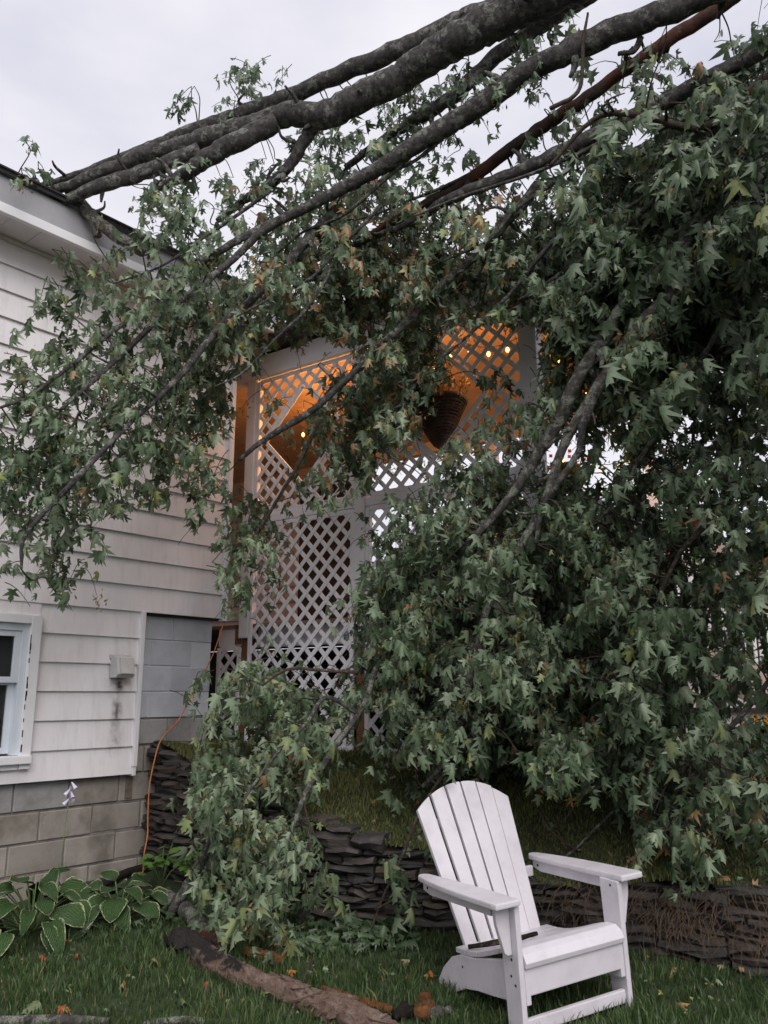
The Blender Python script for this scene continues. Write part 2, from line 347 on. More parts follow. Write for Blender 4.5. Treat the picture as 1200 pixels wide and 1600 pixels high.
# ------------------------------------------------------------------ ground
def lawn_z(x, y):
    return .1 + .04 * (np.clip(x, -2.5, 2.5) - .8) + .075 * (np.clip(y, 1.5, 7) - 3.85) + .012 * np.sin(x * 2.1 + 1) * np.cos(y * 1.7)
def lawn_hit(px, py):
    r = U(px, py, 1.) - np.array([0, 0, H]); t = 4.0
    for _ in range(40):
        P = np.array([0, 0, H]) + t * r; t = (lawn_z(P[0], P[1]) - H) / r[2]
    return np.array([0, 0, H]) + t * r
def grid_mesh(xs, ys, zf):
    X, Y = np.meshgrid(xs, ys); V = np.stack([X, Y, zf(X, Y)], -1).reshape(-1, 3); n = len(xs)
    Fc = [(j * n + i, j * n + i + 1, (j + 1) * n + i + 1, (j + 1) * n + i) for j in range(len(ys) - 1) for i in range(n - 1)]
    return V, Fc
xs = np.concatenate([[-300, -120, -50, -20, -8, -5], np.arange(-4, 4.01, .15), [5, 8, 20, 50, 120, 300]])
ys = np.concatenate([[-300, -100, -30, -10, -3, 0, 1, 1.5], np.arange(2, 7.6, .15), [9, 12, 20, 50, 120, 300, 600]])
tag(obj('lawn', grid_mesh(xs, ys, lawn_z), M['lawn'], None, True), kind='structure')

WP = np.array([(-1.80, 6.56), (-1.15, 5.86), (-.45, 5.24), (.2, 4.98), (.86, 4.86), (1.35, 4.56), (1.75, 4.28), (2.5, 3.95), (4.0, 3.5)])   # foot of the slate wall
WT = np.array([1.10, .92, .72, .58, .46, .50, .52, .56, .60])                                      # its top
seg = np.linalg.norm(np.diff(WP, axis=0), axis=1); WS = np.concatenate([[0], np.cumsum(seg)])
def wpath(s):
    s = np.asarray(s, float); x = np.interp(s, WS, WP[:, 0]); y = np.interp(s, WS, WP[:, 1])
    e = .15; dx = np.interp(s + e, WS, WP[:, 0]) - np.interp(s - e, WS, WP[:, 0]); dy = np.interp(s + e, WS, WP[:, 1]) - np.interp(s - e, WS, WP[:, 1])
    l = np.hypot(dx, dy) + 1e-9; return x, y, dx / l, dy / l, np.interp(s, WS, WT)
def bank_pt(s, d):
    x, y, tx, ty, top = wpath(s); k = np.clip(d / 1.25, 0, 1); k = k * k * (3 - 2 * k)
    bx, by = .40, .92                                             # the bank runs back from the wall
    z = top + (np.maximum(1.0, top) - top) * k + .03 * np.sin(s * 5 + d * 3) * np.cos(d * 6)
    return np.stack([x + bx * d, y + by * d, z], -1)
ss = np.linspace(0, WS[-1], 60); dd = np.concatenate([np.linspace(.04, 1.4, 15), [1.8, 2.5, 4, 7, 14, 40]])
V = np.concatenate([bank_pt(ss, np.full_like(ss, d)) for d in dd]); n = len(ss)
tag(obj('terrain', (V, [(j * n + i, j * n + i + 1, (j + 1) * n + i + 1, (j + 1) * n + i) for j in range(len(dd) - 1) for i in range(n - 1)]), M['bank'], None, True), kind='structure')

# ------------------------------------------------------------------ house
dw = np.array([math.sin(R(40)), math.cos(R(40)), 0]); nw = np.array([dw[1], -dw[0], 0]); WA = np.array([-1.683, 6.745, 0])
def HB(s0, s1, n0, n1, z0, z1): return box(WA, dw, nw, EZ, (s0, n0, z0), (s1, n1, z1))
house = tag(empty('house', WA + dw * -1.0), 'white clapboard house on grey block foundation with window', 'house')
STAIN = tuple(WA + dw * -.535 + nw * .07 + EZ * 1.56 - np.array(house.location))
M['siding'] = siding_mat(False); M['siding_stained'] = siding_mat(True)
def siding_course(s0, s1, z, mat, h=.2):
    poly = [(.030, z), (.068, z), (.068, z + .004), (.048, z + h + .006), (.030, z + h + .006)]
    return obj('siding_board', prism([(a, b) for a, b in poly], WA, nw, EZ, dw, s0, s1), mat, house)
SE = .415
for i in range(13):
    z = 2.08 + .2 * i; cuts = [-7, -3.4 + random.uniform(-.6, .6), -.9 + random.uniform(-.5, .7), SE]
    if i == 0: cuts = [-7, -3.0, -1.32, SE]
    for a, b in zip(cuts[:-1], cuts[1:]): siding_course(a + .0012, b - .0012, z, M['siding'])
WL, WR, WB, WTP = -2.15, -1.19, .967, 1.99
for i in range(6):
    z = .877 + .2 * i
    h = .2
    if z + h > WB + .02 and z < WTP - .02:
        siding_course(-7, WL, z, M['siding'], h); siding_course(WR, -.385, z, M['siding_stained'], h)
        if z < WB: obj('siding_board', HB(WL, WR, .03, .062, z, WB), M['siding'], house)
    else: siding_course(-7, -.385, z, M['siding_stained'], h)
obj('sheathing', HB(-7, .40, -.12, .028, 2.06, 4.68), M['dark_wood'], house)
bevel(obj('corner_trim', HB(.405, .45, -.02, .085, 2.06, 4.66), M['white_paint'], house), .004)
bevel(obj('end_trim', HB(-.385, -.350, .004, .088, .93, 2.078), M['white_paint'], house), .004)
bevel(obj('end_trim', HB(-.383, -.352, .006, .080, .865, .925), M['white_paint'], house), .004)
tag(obj('rust_stain', HB(-.385, -.325, .0045, .006, .70, .86), M['bolt'], house), label='rusty stain strip under the siding corner')
# soffit, fascia, roof
for k in range(34):
    s0 = -7 + k * .226; obj('soffit_panel', HB(s0 + .002, s0 + .224, .03, .335, 4.684 + .0015 * (k % 2), 4.70), M['soffit'], house)
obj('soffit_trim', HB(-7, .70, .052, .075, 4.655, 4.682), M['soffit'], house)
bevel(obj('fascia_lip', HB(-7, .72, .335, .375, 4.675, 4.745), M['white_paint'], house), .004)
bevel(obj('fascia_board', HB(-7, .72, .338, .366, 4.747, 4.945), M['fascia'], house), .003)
ra = R(20); ru = -nw * math.cos(ra) + EZ * math.sin(ra); rn = nw * math.sin(ra) + EZ * math.cos(ra)
RO = WA + nw * .40 + EZ * 4.95
roof = obj('roof', box(RO, dw, ru, rn, (-7, 0, 0), (.74, 4.6, .03)), M['shingle'], house)
for r_ in range(8):
    w = .45; x = -7 + random.uniform(-.3, 0)
    while x < .74:
        a, b = max(x, -7), min(x + w, .745)
        if b - a > .05 and a > -3: obj('shingle', box(RO, dw, ru, rn, (a + .003, -.012 + r_ * .14, .031 + .004 * (r_ % 2)), (b - .003, .15 + r_ * .14, .041 + .004 * (r_ % 2) + random.uniform(0, .003))), M['shingle'], roof)
        x += w
obj('end_wall', box(WA, dw, nw, EZ, (.36, -6, .3), (.402, -.125, 4.7)), M['peach_wall'], house)
# block foundation
obj('mortar_bed', HB(-7, .36, -.2, -.012, -.3, 1.29), M['mortar'], house)
obj('mortar_bed', HB(-7, .36, -.2, -.008, 1.29, 2.06), M['mortar_grey'], house)
for r_ in range(-1, 10):
    z0 = .075 + .2 * r_ + .0; off = .0 if r_ % 2 else .2
    k = -12
    while True:
        s0 = .365 - off - .4 * (k + 13) ; s1 = s0 + .4
        if s1 < -3: break
        a, b = s0 + .005, min(s1, .368) - .005
        if b - a > .03:
            mid = (a + b) / 2
            painted = z0 > 1.26; mt = M['block_grey'] if painted else (M['block_mid'] if (z0 > 1.05 or (z0 > .6 and mid < -.9)) else M['block_raw'])
            jo = 0 if painted else random.uniform(-.008, .004); g = .004 if painted else random.uniform(.006, .010)
            if z0 + .2 < .90 or mid > -.55:
                bevel(obj('block', HB(a, b, -.15, jo, z0 + g, z0 + .2 - g), mt, house), .006 if not painted else .004, 1)
        k += 1
# window
obj('siding_board', HB(WL, WR, .03, .062, WTP + .002, 2.078), M['siding'], house)
wt = bevel(obj('window_trim', join(HB(WR - .075, WR, .05, .098, WB - .0, WTP), HB(WL, WL + .075, .05, .098, WB, WTP), HB(WL + .075, WR - .075, .05, .096, WTP - .06, WTP - .002)), M['white_paint'], house), .004)
win = obj('window', join(HB(WL + .075, WL + .12, .0, .07, WB + .09, WTP - .06), HB(WR - .12, WR - .075, .0, .07, WB + .09, WTP - .06), HB(WL + .12, WR - .12, .0, .07, WTP - .11, WTP - .06)), M['window_frame'], house)
bevel(win, .003)
for (z0, z1, n0) in ((1.53, WTP - .11, .025), (WB + .10, 1.555, -.015)):
    a, b, w = WL + .12, WR - .12, .045
    bevel(obj('sash', join(HB(a, a + w, n0, n0 + .035, z0, z1), HB(b - w, b, n0, n0 + .035, z0, z1), HB(a + w, b - w, n0, n0 + .034, z0, z0 + .04), HB(a + w, b - w, n0, n0 + .034, z1 - .04, z1)), M['window_frame'], win), .003)
    obj('pane', HB(a + w, b - w, n0 + .014, n0 + .018, z0 + .04, z1 - .04), M['glass'], win)
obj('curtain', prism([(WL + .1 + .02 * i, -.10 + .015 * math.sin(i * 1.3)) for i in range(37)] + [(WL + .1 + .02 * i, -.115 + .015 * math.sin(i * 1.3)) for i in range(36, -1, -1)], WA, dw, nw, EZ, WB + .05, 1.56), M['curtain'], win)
bevel(obj('sill', HB(WL - .01, WR - .004, .03, .125, WB + .035, WB + .088), M['white_paint'], win), .006)
obj('apron', HB(WL, WR - .08, .05, .09, WB, WB + .034), M['white_paint'], win)
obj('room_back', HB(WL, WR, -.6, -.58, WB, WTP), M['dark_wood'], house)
for k in range(16):                                    # flaking paint along the trim's inner edge
    z = random.uniform(WB + .1, WTP - .1); h = random.uniform(.012, .05); w = random.uniform(.004, .012)
    tag(obj('paint_flake', HB(WR - .077 - .0 , WR - .0765 + w, .0985, .0998, z, z + h), M['dark_wood'], wt))
# dryer vent
vent = obj('vent_hood', join(prism([(0, 1.735), (.085, 1.725), (.115, 1.60), (.085, 1.575), (0, 1.575)], WA + nw * .062, nw, EZ, dw, -.62, -.475)), M['vent'], house); bevel(vent, .004)
bevel(obj('flange', HB(-.635, -.460, .060, .082, 1.715, 1.745), M['vent'], vent), .003)
obj('flap', prism([(.088, 1.72), (.1, 1.72), (.128, 1.605), (.118, 1.605)], WA + nw * .062, nw, EZ, dw, -.60, -.495), M['vent'], vent)

# ------------------------------------------------------------------ porch
pa = R(54); dp = np.array([math.sin(pa), -math.cos(pa), 0]); pn = np.array([-math.cos(pa), -math.sin(pa), 0]); PB = np.array([-.8326, 7.2185, 0])
def PBX(u0, u1, n0, n1, z0, z1): return box(PB, dp, pn, EZ, (u0, n0, z0), (u1, n1, z1))
def PP(u, n, z): return PB + dp * u + pn * n + EZ * z
porch = tag(empty('porch', PP(.9, 0, 1.0)), 'white lattice walled porch with roof behind the fallen branches', 'porch')
UA, UBm, UC = -.52, .80, 2.40; DEPTH = 2.75
for u in (UA, UBm, UC): bevel(obj('post', PBX(u - .055, u + .055, -.075, .035, 1.95 if u != UC else .9, 4.42), M['lattice_white'], porch), .005)
obj('brown_post', PBX(UBm - .05, UBm + .03, -.10, -.012, .9, 1.945), M['brown_wood'], porch)
obj('brown_post', PBX(UA - .13, UA - .065, -.14, -.06, 1.9, 4.4), M['peach_board'], porch)
obj('brown_post', PBX(UA - .05, UA + .03, -.10, -.012, .9, 1.945), M['brown_wood'], porch)
for u in (UC, .6, -1.28): bevel(obj('post', PBX(u - .055, u + .055, -DEPTH, -DEPTH + .11, .9, 4.298), M['lattice_white'], porch), .005)
bevel(obj('header', PBX(UA - .25, UC + .2, -.07, .055, 4.40, 4.62), M['lattice_white'], porch), .006)
bevel(obj('header', PBX(UC - .05, UC + .07, -DEPTH + .07, -.08, 4.24, 4.435), M['peach_wall'], porch), .006)
bevel(obj('header', PBX(-1.2, UC + .1, -DEPTH - .05, -DEPTH + .06, 4.30, 4.435), M['peach_wall'], porch), .006)
bevel(obj('roof', PBX(-6, UC + .45, -DEPTH - .4, .28, 4.66, 4.74), M['shingle'], porch), .006)
for k in range(22):                                        # ceiling boards
    n0 = -DEPTH + k * .125; obj('ceiling_board', PBX(-6, UC + .02, n0 + .002, n0 + .122, 4.44, 4.46), M['peach_board'], porch)
for k in range(23):
    n0 = -DEPTH + k * .12; obj('deck_board', PBX(-6, UC + .03, n0 + .003, n0 + .116, 2.045, 2.075), M['deck_wood'], porch)
bevel(obj('rim_joist', PBX(UA + .06, UC + .05, -.14, -.10, 1.87, 2.042), M['lattice_white'], porch), .003)
bevel(obj('rim_joist', PBX(-.875, UA - .07, -.06, -.01, 1.885, 2.05), M['lattice_white'], porch), .003)
bk = obj('bracket', PBX(UA - .125, UA - .058, -.008, .006, 1.90, 2.075), M['brown_wood'], porch)
for z in (1.94, 1.985, 2.03): obj('bolt', tube([PP(UA - .09 + .012 * math.sin(z * 90), .006, z), PP(UA - .09 + .012 * math.sin(z * 90), .016, z)], .009, 6), M['bolt'], bk)
obj('shade_skirt', PBX(-6, UC + .1, -DEPTH - .06, -DEPTH - .02, .6, 2.04), M['foundation'], porch)  # dark skirts added so the space behind the lower lattice reads dark
obj('shade_skirt', PBX(UC - .02, UC + .02, -DEPTH, -.12, .6, 2.04), M['foundation'], porch)
# far wall of the house behind the porch, with a dark door
for k in range(12): obj('wall_board', prism([(-DEPTH - .02, 2.05 + k * .2), (-DEPTH + .022, 2.05 + k * .2), (-DEPTH, 2.05 + k * .2 + .205), (-DEPTH - .02, 2.05 + k * .2 + .205)], PB, pn, EZ, dp, -6, -2.37), M['peach_wall'], porch)
door = obj('door', PBX(-2.35, -1.36, -DEPTH - .02, -DEPTH + .02, 2.05, 4.15), M['dark_wood'], porch)
for (z0, z1) in ((2.15, 2.95), (3.1, 4.0)):
    for (a, b) in ((-2.27, -1.9), (-1.82, -1.45)): bevel(obj('door_panel', PBX(a, b, -DEPTH + .021, -DEPTH + .032, z0, z1), M['dark_wood'], door), .004)
obj('door_trim', PBX(-2.36, -1.22, -DEPTH - .015, -DEPTH + .03, 4.152, 4.435), M['peach_wall'], porch)
# lattice
def lattice(u0, u1, z0, z1, hole=None, pitch=.1527, w=.037, off=0.0, bord=True, n=0.0):
    for d in (1, -1):
        lo, hi = (u0 - z1, u1 - z0) if d == 1 else (u0 + z0, u1 + z1)
        c = lo + (pitch * .5 + off)
        while c < hi:
            # points (u, z) with u - d*z = c
            za, zb = (u0 - c) / d, (u1 - c) / d
            if za > zb: za, zb = zb, za
            za, zb = max(za, z0), min(zb, z1)
            iv = [(za, zb)] if zb - za > .02 else []
            if hole and iv:
                cu, cz, hr = hole; inside = [z for z in np.linspace(za, zb, 400) if abs(c + d * z - cu) + abs(z - cz) < hr]
                if inside: iv = [(za, inside[0]), (inside[-1], zb)]
            for a, b in iv:
                if b - a < .03: continue
                P0 = PP(c + d * a, 0, a); P1 = PP(c + d * b, 0, b); ax = (P1 - P0); L = np.linalg.norm(ax); ax /= L; sd_ = np.cross(pn, ax)
                nn = (.006 if d == 1 else -.002) + n
                obj('lattice_strip', box(P0, ax, sd_, pn, (-.004, -w / 2, nn), (L + .004, w / 2, nn + .006)), M['lattice_white'], porch)
            c += pitch
    if bord:
        for k, (a, b, c_, d_) in enumerate(((u0 - .012, u0 + .03, z0, z1), (u1 - .03, u1 + .012, z0, z1), (u0 + .031, u1 - .031, z1 - .03, z1 + .01), (u0 + .031, u1 - .031, z0 - .01, z0 + .03))):
            bevel(obj('lattice_frame', PBX(a, b, .0 + n - .004, .0165 + n, c_, d_), M['lattice_white'], porch), .002, 1)
    if hole:
        cu, cz, hr = hole
        for (x0, y0, x1, y1) in ((cu, cz + hr, cu + hr, cz), (cu + hr, cz, cu, cz - hr), (cu, cz - hr, cu - hr, cz), (cu - hr, cz, cu, cz + hr)):
            P0, P1 = PP(x0, 0, y0), PP(x1, 0, y1); ax = P1 - P0; L = np.linalg.norm(ax); ax /= L; sd_ = np.cross(pn, ax)
            obj('opening_trim', box(P0, ax, sd_, pn, (.02, -.018, .013), (L - .02, .018, .024)), M['lattice_white'], porch)
for (a, b, hu) in ((UA + .07, UBm - .07, .15), (UBm + .07, UC - .07, 1.56)):
    lattice(a, b, 3.07, 4.38, (hu, 3.75, .47))
    bevel(obj('mid_rail', PBX(a - .01, b + .01, -.055, .03, 2.985, 3.055), M['lattice_white'], porch), .004)
    lattice(a, b, 1.02, 2.97, None, off=.03, n=.012)
lattice(-.875, UA - .075, 1.02, 1.875, None, off=.05, n=-.02)
# side and far railings
for (P0, P1) in ((PP(UC, -.12, 0), PP(UC, -DEPTH + .15, 0)), (PP(UC - .06, -DEPTH + .05, 0), PP(-1.2, -DEPTH + .05, 0))):
    ax = P1 - P0; L = np.linalg.norm(ax); ax /= L; sd_ = np.cross(EZ, ax)
    rl = obj('railing', box(P0, ax, sd_, EZ, (0, -.04, 3.0), (L, .04, 3.045)), M['iron_dark'], porch)
    obj('bottom_rail', box(P0, ax, sd_, EZ, (0, -.02, 2.16), (L, .02, 2.20)), M['iron_dark'], rl)
    for k in range(int(L / .13)): obj('baluster', box(P0, ax, sd_, EZ, (.06 + k * .13, -.01, 2.2), (.08 + k * .13, .01, 3.0)), M['iron_dark'], rl)
# string lights
def string_light(label, pts, sag, lit):
    root = tag(empty('string_lights', pts[0]), label, 'string lights'); P = []
    for a, b in zip(pts[:-1], pts[1:]):
        for t in np.linspace(0, 1, 9)[:-1]: q = a * (1 - t) + b * t; q = q - EZ * sag * 4 * t * (1 - t); P.append(q)
    P.append(pts[-1]); P = np.array(P); obj('wire', tube(P, .004, 5), M['iron_dark'], root)
    for i in range(1, len(P), 2):
        q = P[i]; obj('socket', tube([q, q - EZ * .035], .011, 6), M['iron_dark'], root)
        bl = obj('bulb', tube([q - EZ * (.036 + .045 * t) for t in np.linspace(0, 1, 6)], [.007, .013, .017, .016, .011, .003], 10), M['bulb'], root, True)
        if i % 8 == 3 or (lit > 1 and i % 4 == 3):
            l = bpy.data.lights.new('bulb_light', 'POINT'); l.energy = 3.0 * lit; l.color = (1, .42, .11); l.shadow_soft_size = .04
            lo = bpy.data.objects.new('bulb_light', l); COL.objects.link(lo); lo.parent = root; lo.location = Vector(q - EZ * .11 - pts[0] - pn * .04)
string_light('string of warm bulbs along the porch ceiling behind the left lattice', [PP(-.95, -1.2, 4.25), PP(-.1, -.25, 4.20), PP(.75, -.4, 4.28)], .16, 1.6)
string_light('string of warm bulbs above the hanging basket', [PP(.9, -.25, 4.32), PP(1.7, -.15, 4.30), PP(2.33, -.25, 4.32)], .12, 1.0)
string_light('string of warm bulbs along the far porch beam over the railing', [PP(.6, -DEPTH + .12, 4.1), PP(1.6, -DEPTH + .12, 4.1), PP(UC, -DEPTH + .2, 4.1)], .35, .8)
string_light('string of warm bulbs at the far right end of the porch', [PP(UC + .03, -.3, 4.16), PP(UC + .03, -1.4, 4.16), PP(UC + .03, -DEPTH + .1, 4.16)], .16, .8)
# hanging basket
def basket():
    c = PP(1.57, -.02, 3.72); root = tag(empty('hanging_basket', c), 'dark cone shaped wicker hanging basket with dried plants in porch opening', 'basket')
    V, Fc = [], []; rows = 26; sd_ = 28
    for i in range(rows + 1):
        t = i / rows; r = .20 * (1 - t) ** .8 + .012; z = -.36 * t
        for k in range(sd_):
            a = 2 * math.pi * k / sd_; rr = r * (1 + .05 * ((i % 2) * 2 - 1) * (1 if k % 2 else .3)); V.append(c + np.array([rr * math.cos(a), rr * math.sin(a), z + .05 * math.cos(a + .9) * (1 - t)]))
    Fc = [(i * sd_ + k, i * sd_ + (k + 1) % sd_, (i + 1) * sd_ + (k + 1) % sd_, (i + 1) * sd_ + k) for i in range(rows) for k in range(sd_)]
    obj('basket_cone', (V, Fc), M['wicker'], root)
    for i in range(1, 16):
        t = i / 17; r = .20 * (1 - t) ** .8 + .016; z = -.36 * t
        obj('weave_ring', tube([c + np.array([r * math.cos(a), r * math.sin(a), z + .05 * math.cos(a + .9) * (1 - t)]) for a in np.linspace(0, 2 * math.pi, 25)], .0075, 5, .15, False), M['wicker'], root)
    rim = [c + np.array([.212 * math.cos(a), .212 * math.sin(a), .05 * math.cos(a + .9)]) for a in np.linspace(0, 2 * math.pi, 33)]
    obj('rim', tube(rim, .014, 6, .2), M['wicker'], root)
    so = [c + np.array([.19 * math.cos(a), .19 * math.sin(a), -.02]) for a in np.linspace(0, 2 * math.pi, 20, endpoint=False)]; obj('soil', (so, [tuple(range(20))]), M['soil'], root)
    for k in range(3):
        a = k * 2.1 + .4; obj('chain', tube([c + np.array([.2 * math.cos(a), .2 * math.sin(a), 0]), c + EZ * .66], .004, 5), M['iron_dark'], root)
    V, Fc = [], []
    for k in range(90):
        a = rng.uniform(0, 6.28); r = rng.uniform(0, .17); p0 = c + np.array([r * math.cos(a), r * math.sin(a), -.01]); q = p0 + np.array([rng.normal() * .07, rng.normal() * .07, rng.uniform(.1, .32)])
        v, f = tube([p0, (p0 + q) / 2 + rng.normal(size=3) * .015, q], [.003, .0025, .006], 4); n0 = len(V); V += v; Fc += [tuple(i + n0 for i in x) for x in f]
        for _ in range(4):
            w = q + rng.normal(size=3) * .02; s_ = .014; n0 = len(V); V += [w, w + rng.normal(size=3) * s_, w + rng.normal(size=3) * s_]; Fc.append((n0, n0 + 1, n0 + 2))
    tag(obj('dried_plants', (V, Fc), M['dry_stem'], root), kind='stuff')
basket()

# stairs on the far side
SD = PP(UC + .02, -DEPTH + .1, 0); sx_ = dp * .86 - pn * .5; sx_ /= np.linalg.norm(sx_); sy_ = np.cross(EZ, sx_)
stairs = tag(empty('stairs', SD + EZ * 1.0), 'wooden porch stairs with sloping tan handrails beyond the leaves', 'stairs')
for (y0) in (-.5, .5):
    obj('stringer', prism([(0, 2.05), (0, 1.80), (1.75, .95), (1.75, 1.10)], SD, sx_, EZ, sy_, y0 - .02, y0 + .02), M['rail_tan'], stairs)
    obj('handrail', prism([(0, 3.02), (0, 2.90), (1.75, 1.98), (1.75, 2.10)], SD, sx_, EZ, sy_, y0 - .035, y0 + .035), M['rail_tan'], stairs)
    for k in range(12): x = .12 + k * .14; obj('baluster', box(SD, sx_, sy_, EZ, (x, y0 - .012, 2.04 - x * .54), (x + .03, y0 + .012, 2.92 - x * .54)), M['white_paint'], stairs)
    bevel(obj('newel_post', box(SD, sx_, sy_, EZ, (1.76, y0 - .045, .9), (1.85, y0 + .045, 2.2)), M['white_paint'], stairs), .005)
for k in range(6): obj('tread', box(SD, sx_, sy_, EZ, (k * .28, -.49, 1.89 - k * .165), (k * .28 + .30, .49, 1.92 - k * .165)), M['deck_wood'], stairs)

def ub(px, py, d): return U(px, py, d)
# low white wall beyond
q0, q1 = ub(1060, 1040, 9.5), ub(1330, 1040, 9.0); ax = (q1 - q0); ax[2] = 0; L = np.linalg.norm(ax); ax /= L; q0[2] = 0
lw = tag(empty('low_wall', q0 + EZ * 1.0), 'low white plaster wall with dark coping beyond the stairs', 'wall')
obj('wall_body', box(q0, ax, np.cross(EZ, ax), EZ, (0, 0, .9), (L, .2, 1.62)), M['plaster'], lw)
obj('coping', box(q0, ax, np.cross(EZ, ax), EZ, (-.02, -.03, 1.622), (L + .02, .23, 1.67)), M['deck_wood'], lw)
obj('ledge', box(q0, ax, np.cross(EZ, ax), EZ, (0, -.06, 1.27), (L, -.002, 1.31)), M['dark_wood'], lw)
obj('vent_opening', box(q0, ax, np.cross(EZ, ax), EZ, (.42, -.012, 1.38), (.55, -.001, 1.55)), M['dark_wood'], lw)

# ------------------------------------------------------------------ slate retaining wall
rw = tag(empty('retaining_wall', (-.45, 5.24, .1)), 'dry stacked dark slate retaining wall behind the white chair', 'retaining wall')
core_s = np.linspace(0, WS[-1], 40); x, y, tx, ty, top = wpath(core_s)
V = [];
for i in range(40):
    nx, ny = ty[i], -tx[i]
    for (o_, z) in ((-.07, -.2), (-.07, top[i] - .03), (-.30, top[i] - .03), (-.30, -.2)): V.append((x[i] + nx * o_, y[i] + ny * o_, z))
obj('wall_core', (V, [(i * 4 + k, i * 4 + (k + 1) % 4, (i + 1) * 4 + (k + 1) % 4, (i + 1) * 4 + k) for i in range(39) for k in range(4)]), M['soil'], rw)
def stone(s0, s1, z0, z1, proud, name='stone'):
    V, Fc = [], []; sm = (s0 + s1) / 2; cx, cy, tx, ty, _ = [float(v) for v in wpath(sm)]; nx, ny = ty, -tx; hl = (s1 - s0) / 2
    L = [-1, -.35, .35, 1]; tilt = random.uniform(-.05, .05)
    for j, zz in enumerate((z0, (z0 + z1) / 2, z1)):
        for k, a in enumerate(L):
            o_ = proud + random.uniform(-.026, .016) - (.018 if j != 1 else 0) - (.02 if k in (0, 3) else 0); e = hl * a * random.uniform(.94, 1.0)
            z = zz + tilt * e + random.uniform(-.24, .24) * (z1 - z0)
            V.append((cx + tx * e + nx * o_, cy + ty * e + ny * o_, z))
    m = len(V)
    for j in range(3):
        for k in range(4): v = V[j * 4 + k]; V.append((v[0] - nx * .14, v[1] - ny * .14, v[2]))
    for j in range(2):
        for k in range(3): a = j * 4 + k; Fc.append((a, a + 1, a + 5, a + 4))
    for k in range(3): Fc.append((8 + k, 9 + k, m + 9 + k, m + 8 + k)); Fc.append((k + 1, k, m + k, m + k + 1))
    for j in range(2): Fc.append((j * 4, j * 4 + 4, m + j * 4 + 4, m + j * 4)); Fc.append((j * 4 + 7, j * 4 + 3, m + j * 4 + 3, m + j * 4 + 7))
    return obj(name, (V, Fc), M['slate'], rw)
cnt = 0; zoff = 0
while zoff < 1.2 and cnt < 298:
    hgt = random.choice([.03, .038, .045, .055, .075, .05]); s = random.uniform(-.25, 0)
    while s < WS[-1] - 1.2:
        ln = random.uniform(.16, .46) * (.7 + hgt * 4); s1 = s + ln; a = max(s, -.04)
        if s1 > .05:
            cx, cy, _, _, tp = [float(v) for v in wpath((a + s1) / 2)]; zb = float(lawn_z(cx, cy)) - .05 + zoff
            if zb + hgt < tp + .03 and cnt < 298: stone(a + .006, s1 - .006, zb + .003, zb + hgt - .003, random.uniform(-.02, .05)); cnt += 1
        s = s1
    zoff += hgt

# ------------------------------------------------------------------ adirondack chair
chair = tag(empty('adirondack_chair', (.8256, 3.8317, .1048)), 'white slatted adirondack chair standing on the lawn', 'chair')
chair.rotation_mode = 'XYZ'; chair.rotation_euler = (R(.1), R(-3.66), R(28.24))
MC = M['chair_white']; O0 = np.zeros(3)
def CB(x0, x1, y0, y1, z0, z1): return box(O0, EX, EY, EZ, (x0, y0, z0), (x1, y1, z1))
def cpart(name, vf, bw=.005, parent=None, mat=None): return bevel(obj(name, vf, mat or MC, parent or chair, local=True), bw, 2)
AH = .545
for sgn in (-1, 1):
    x0, x1 = (-.298, -.272) if sgn < 0 else (.272, .298)
    # front leg: wide face to the side, slightly tapered
    lg = cpart('leg', prism([(-.002, -.03), (.10, -.03), (.115, AH - .027), (-.002, AH - .027)], O0, EY, EZ, EX, x0, x1))
    for (yy, zz) in ((.045, .30), (.055, .235), (.03, .205), (.045, AH - .05)):
        xs_ = x0 - .0012 if sgn < 0 else x0 - .0012
        obj('bolt', tube([(xs_, yy, zz), (xs_ + .004, yy, zz)], .006, 8), M['bolt_hole'], lg, local=True)
    # curved stringer that runs back to the ground as the rear leg
    xi0, xi1 = (-.270, -.246) if sgn < 0 else (.246, .270)
    topc = [(.0, .285), (.12, .275), (.25, .245), (.38, .215), (.48, .205), (.56, .175), (.64, .11), (.70, .03), (.725, -.03)]
    botc = [(.60, -.03), (.54, .03), (.46, .065), (.36, .085), (.24, .098), (.12, .115), (.0, .13)]
    st = cpart('rear_leg', prism(topc + botc, O0, EY, EZ, EX, xi0, xi1), .004)
    for (yy, zz) in ((.47, .155),): obj('bolt', tube([(xi0 - .0012, yy, zz), (xi0 + .004, yy, zz)], .006, 8), M['bolt_hole'], st, local=True)
    # arm: wide in front, tapering to a rounded rear end
    def ax_(v): return sgn * v
    pl = [(.279, -.026), (.405, -.026), (.410, .0), (.408, .25), (.398, .42), (.378, .58), (.360, .67), (.345, .69), (.318, .69), (.300, .665), (.288, .45), (.279, .2)]
    arm = cpart('arm', prism([(ax_(a), b) for a, b in pl][::sgn], np.array([0, 0, 0]), EX, EY, EZ, AH - .026, AH), .007)
    for v in arm.data.vertices: v.co.z -= max(0, v.co.y) * .03
    cpart('arm_rail', prism([(.11, AH - .085), (.11, AH - .030), (.66, AH - .048), (.66, AH - .085), (.6, AH - .098)], O0, EY, EZ, EX, sgn * .33 - .011, sgn * .33 + .011), .003)
    obj('bolt', tube([(sgn * .33 - .0125, .62, AH - .07), (sgn * .33 - .008, .62, AH - .07)], .007, 8), M['bolt_hole'], chair, local=True)
    xa, xb = (.299, .375)
    cpart('arm_bracket', prism([(sgn * a, b) for a, b in ((.299, AH - .028), (.372, AH - .028), (.366, AH - .10), (.335, AH - .215), (.320, AH - .225), (.299, AH - .225))][::sgn], O0, EX, EZ, EY, .035, .058), .004)
# apron and stretcher
cpart('front_apron', CB(-.271, .271, .001, .026, .163, .268))
cpart('stretcher', CB(-.271, .271, .012, .036, .020, .074))
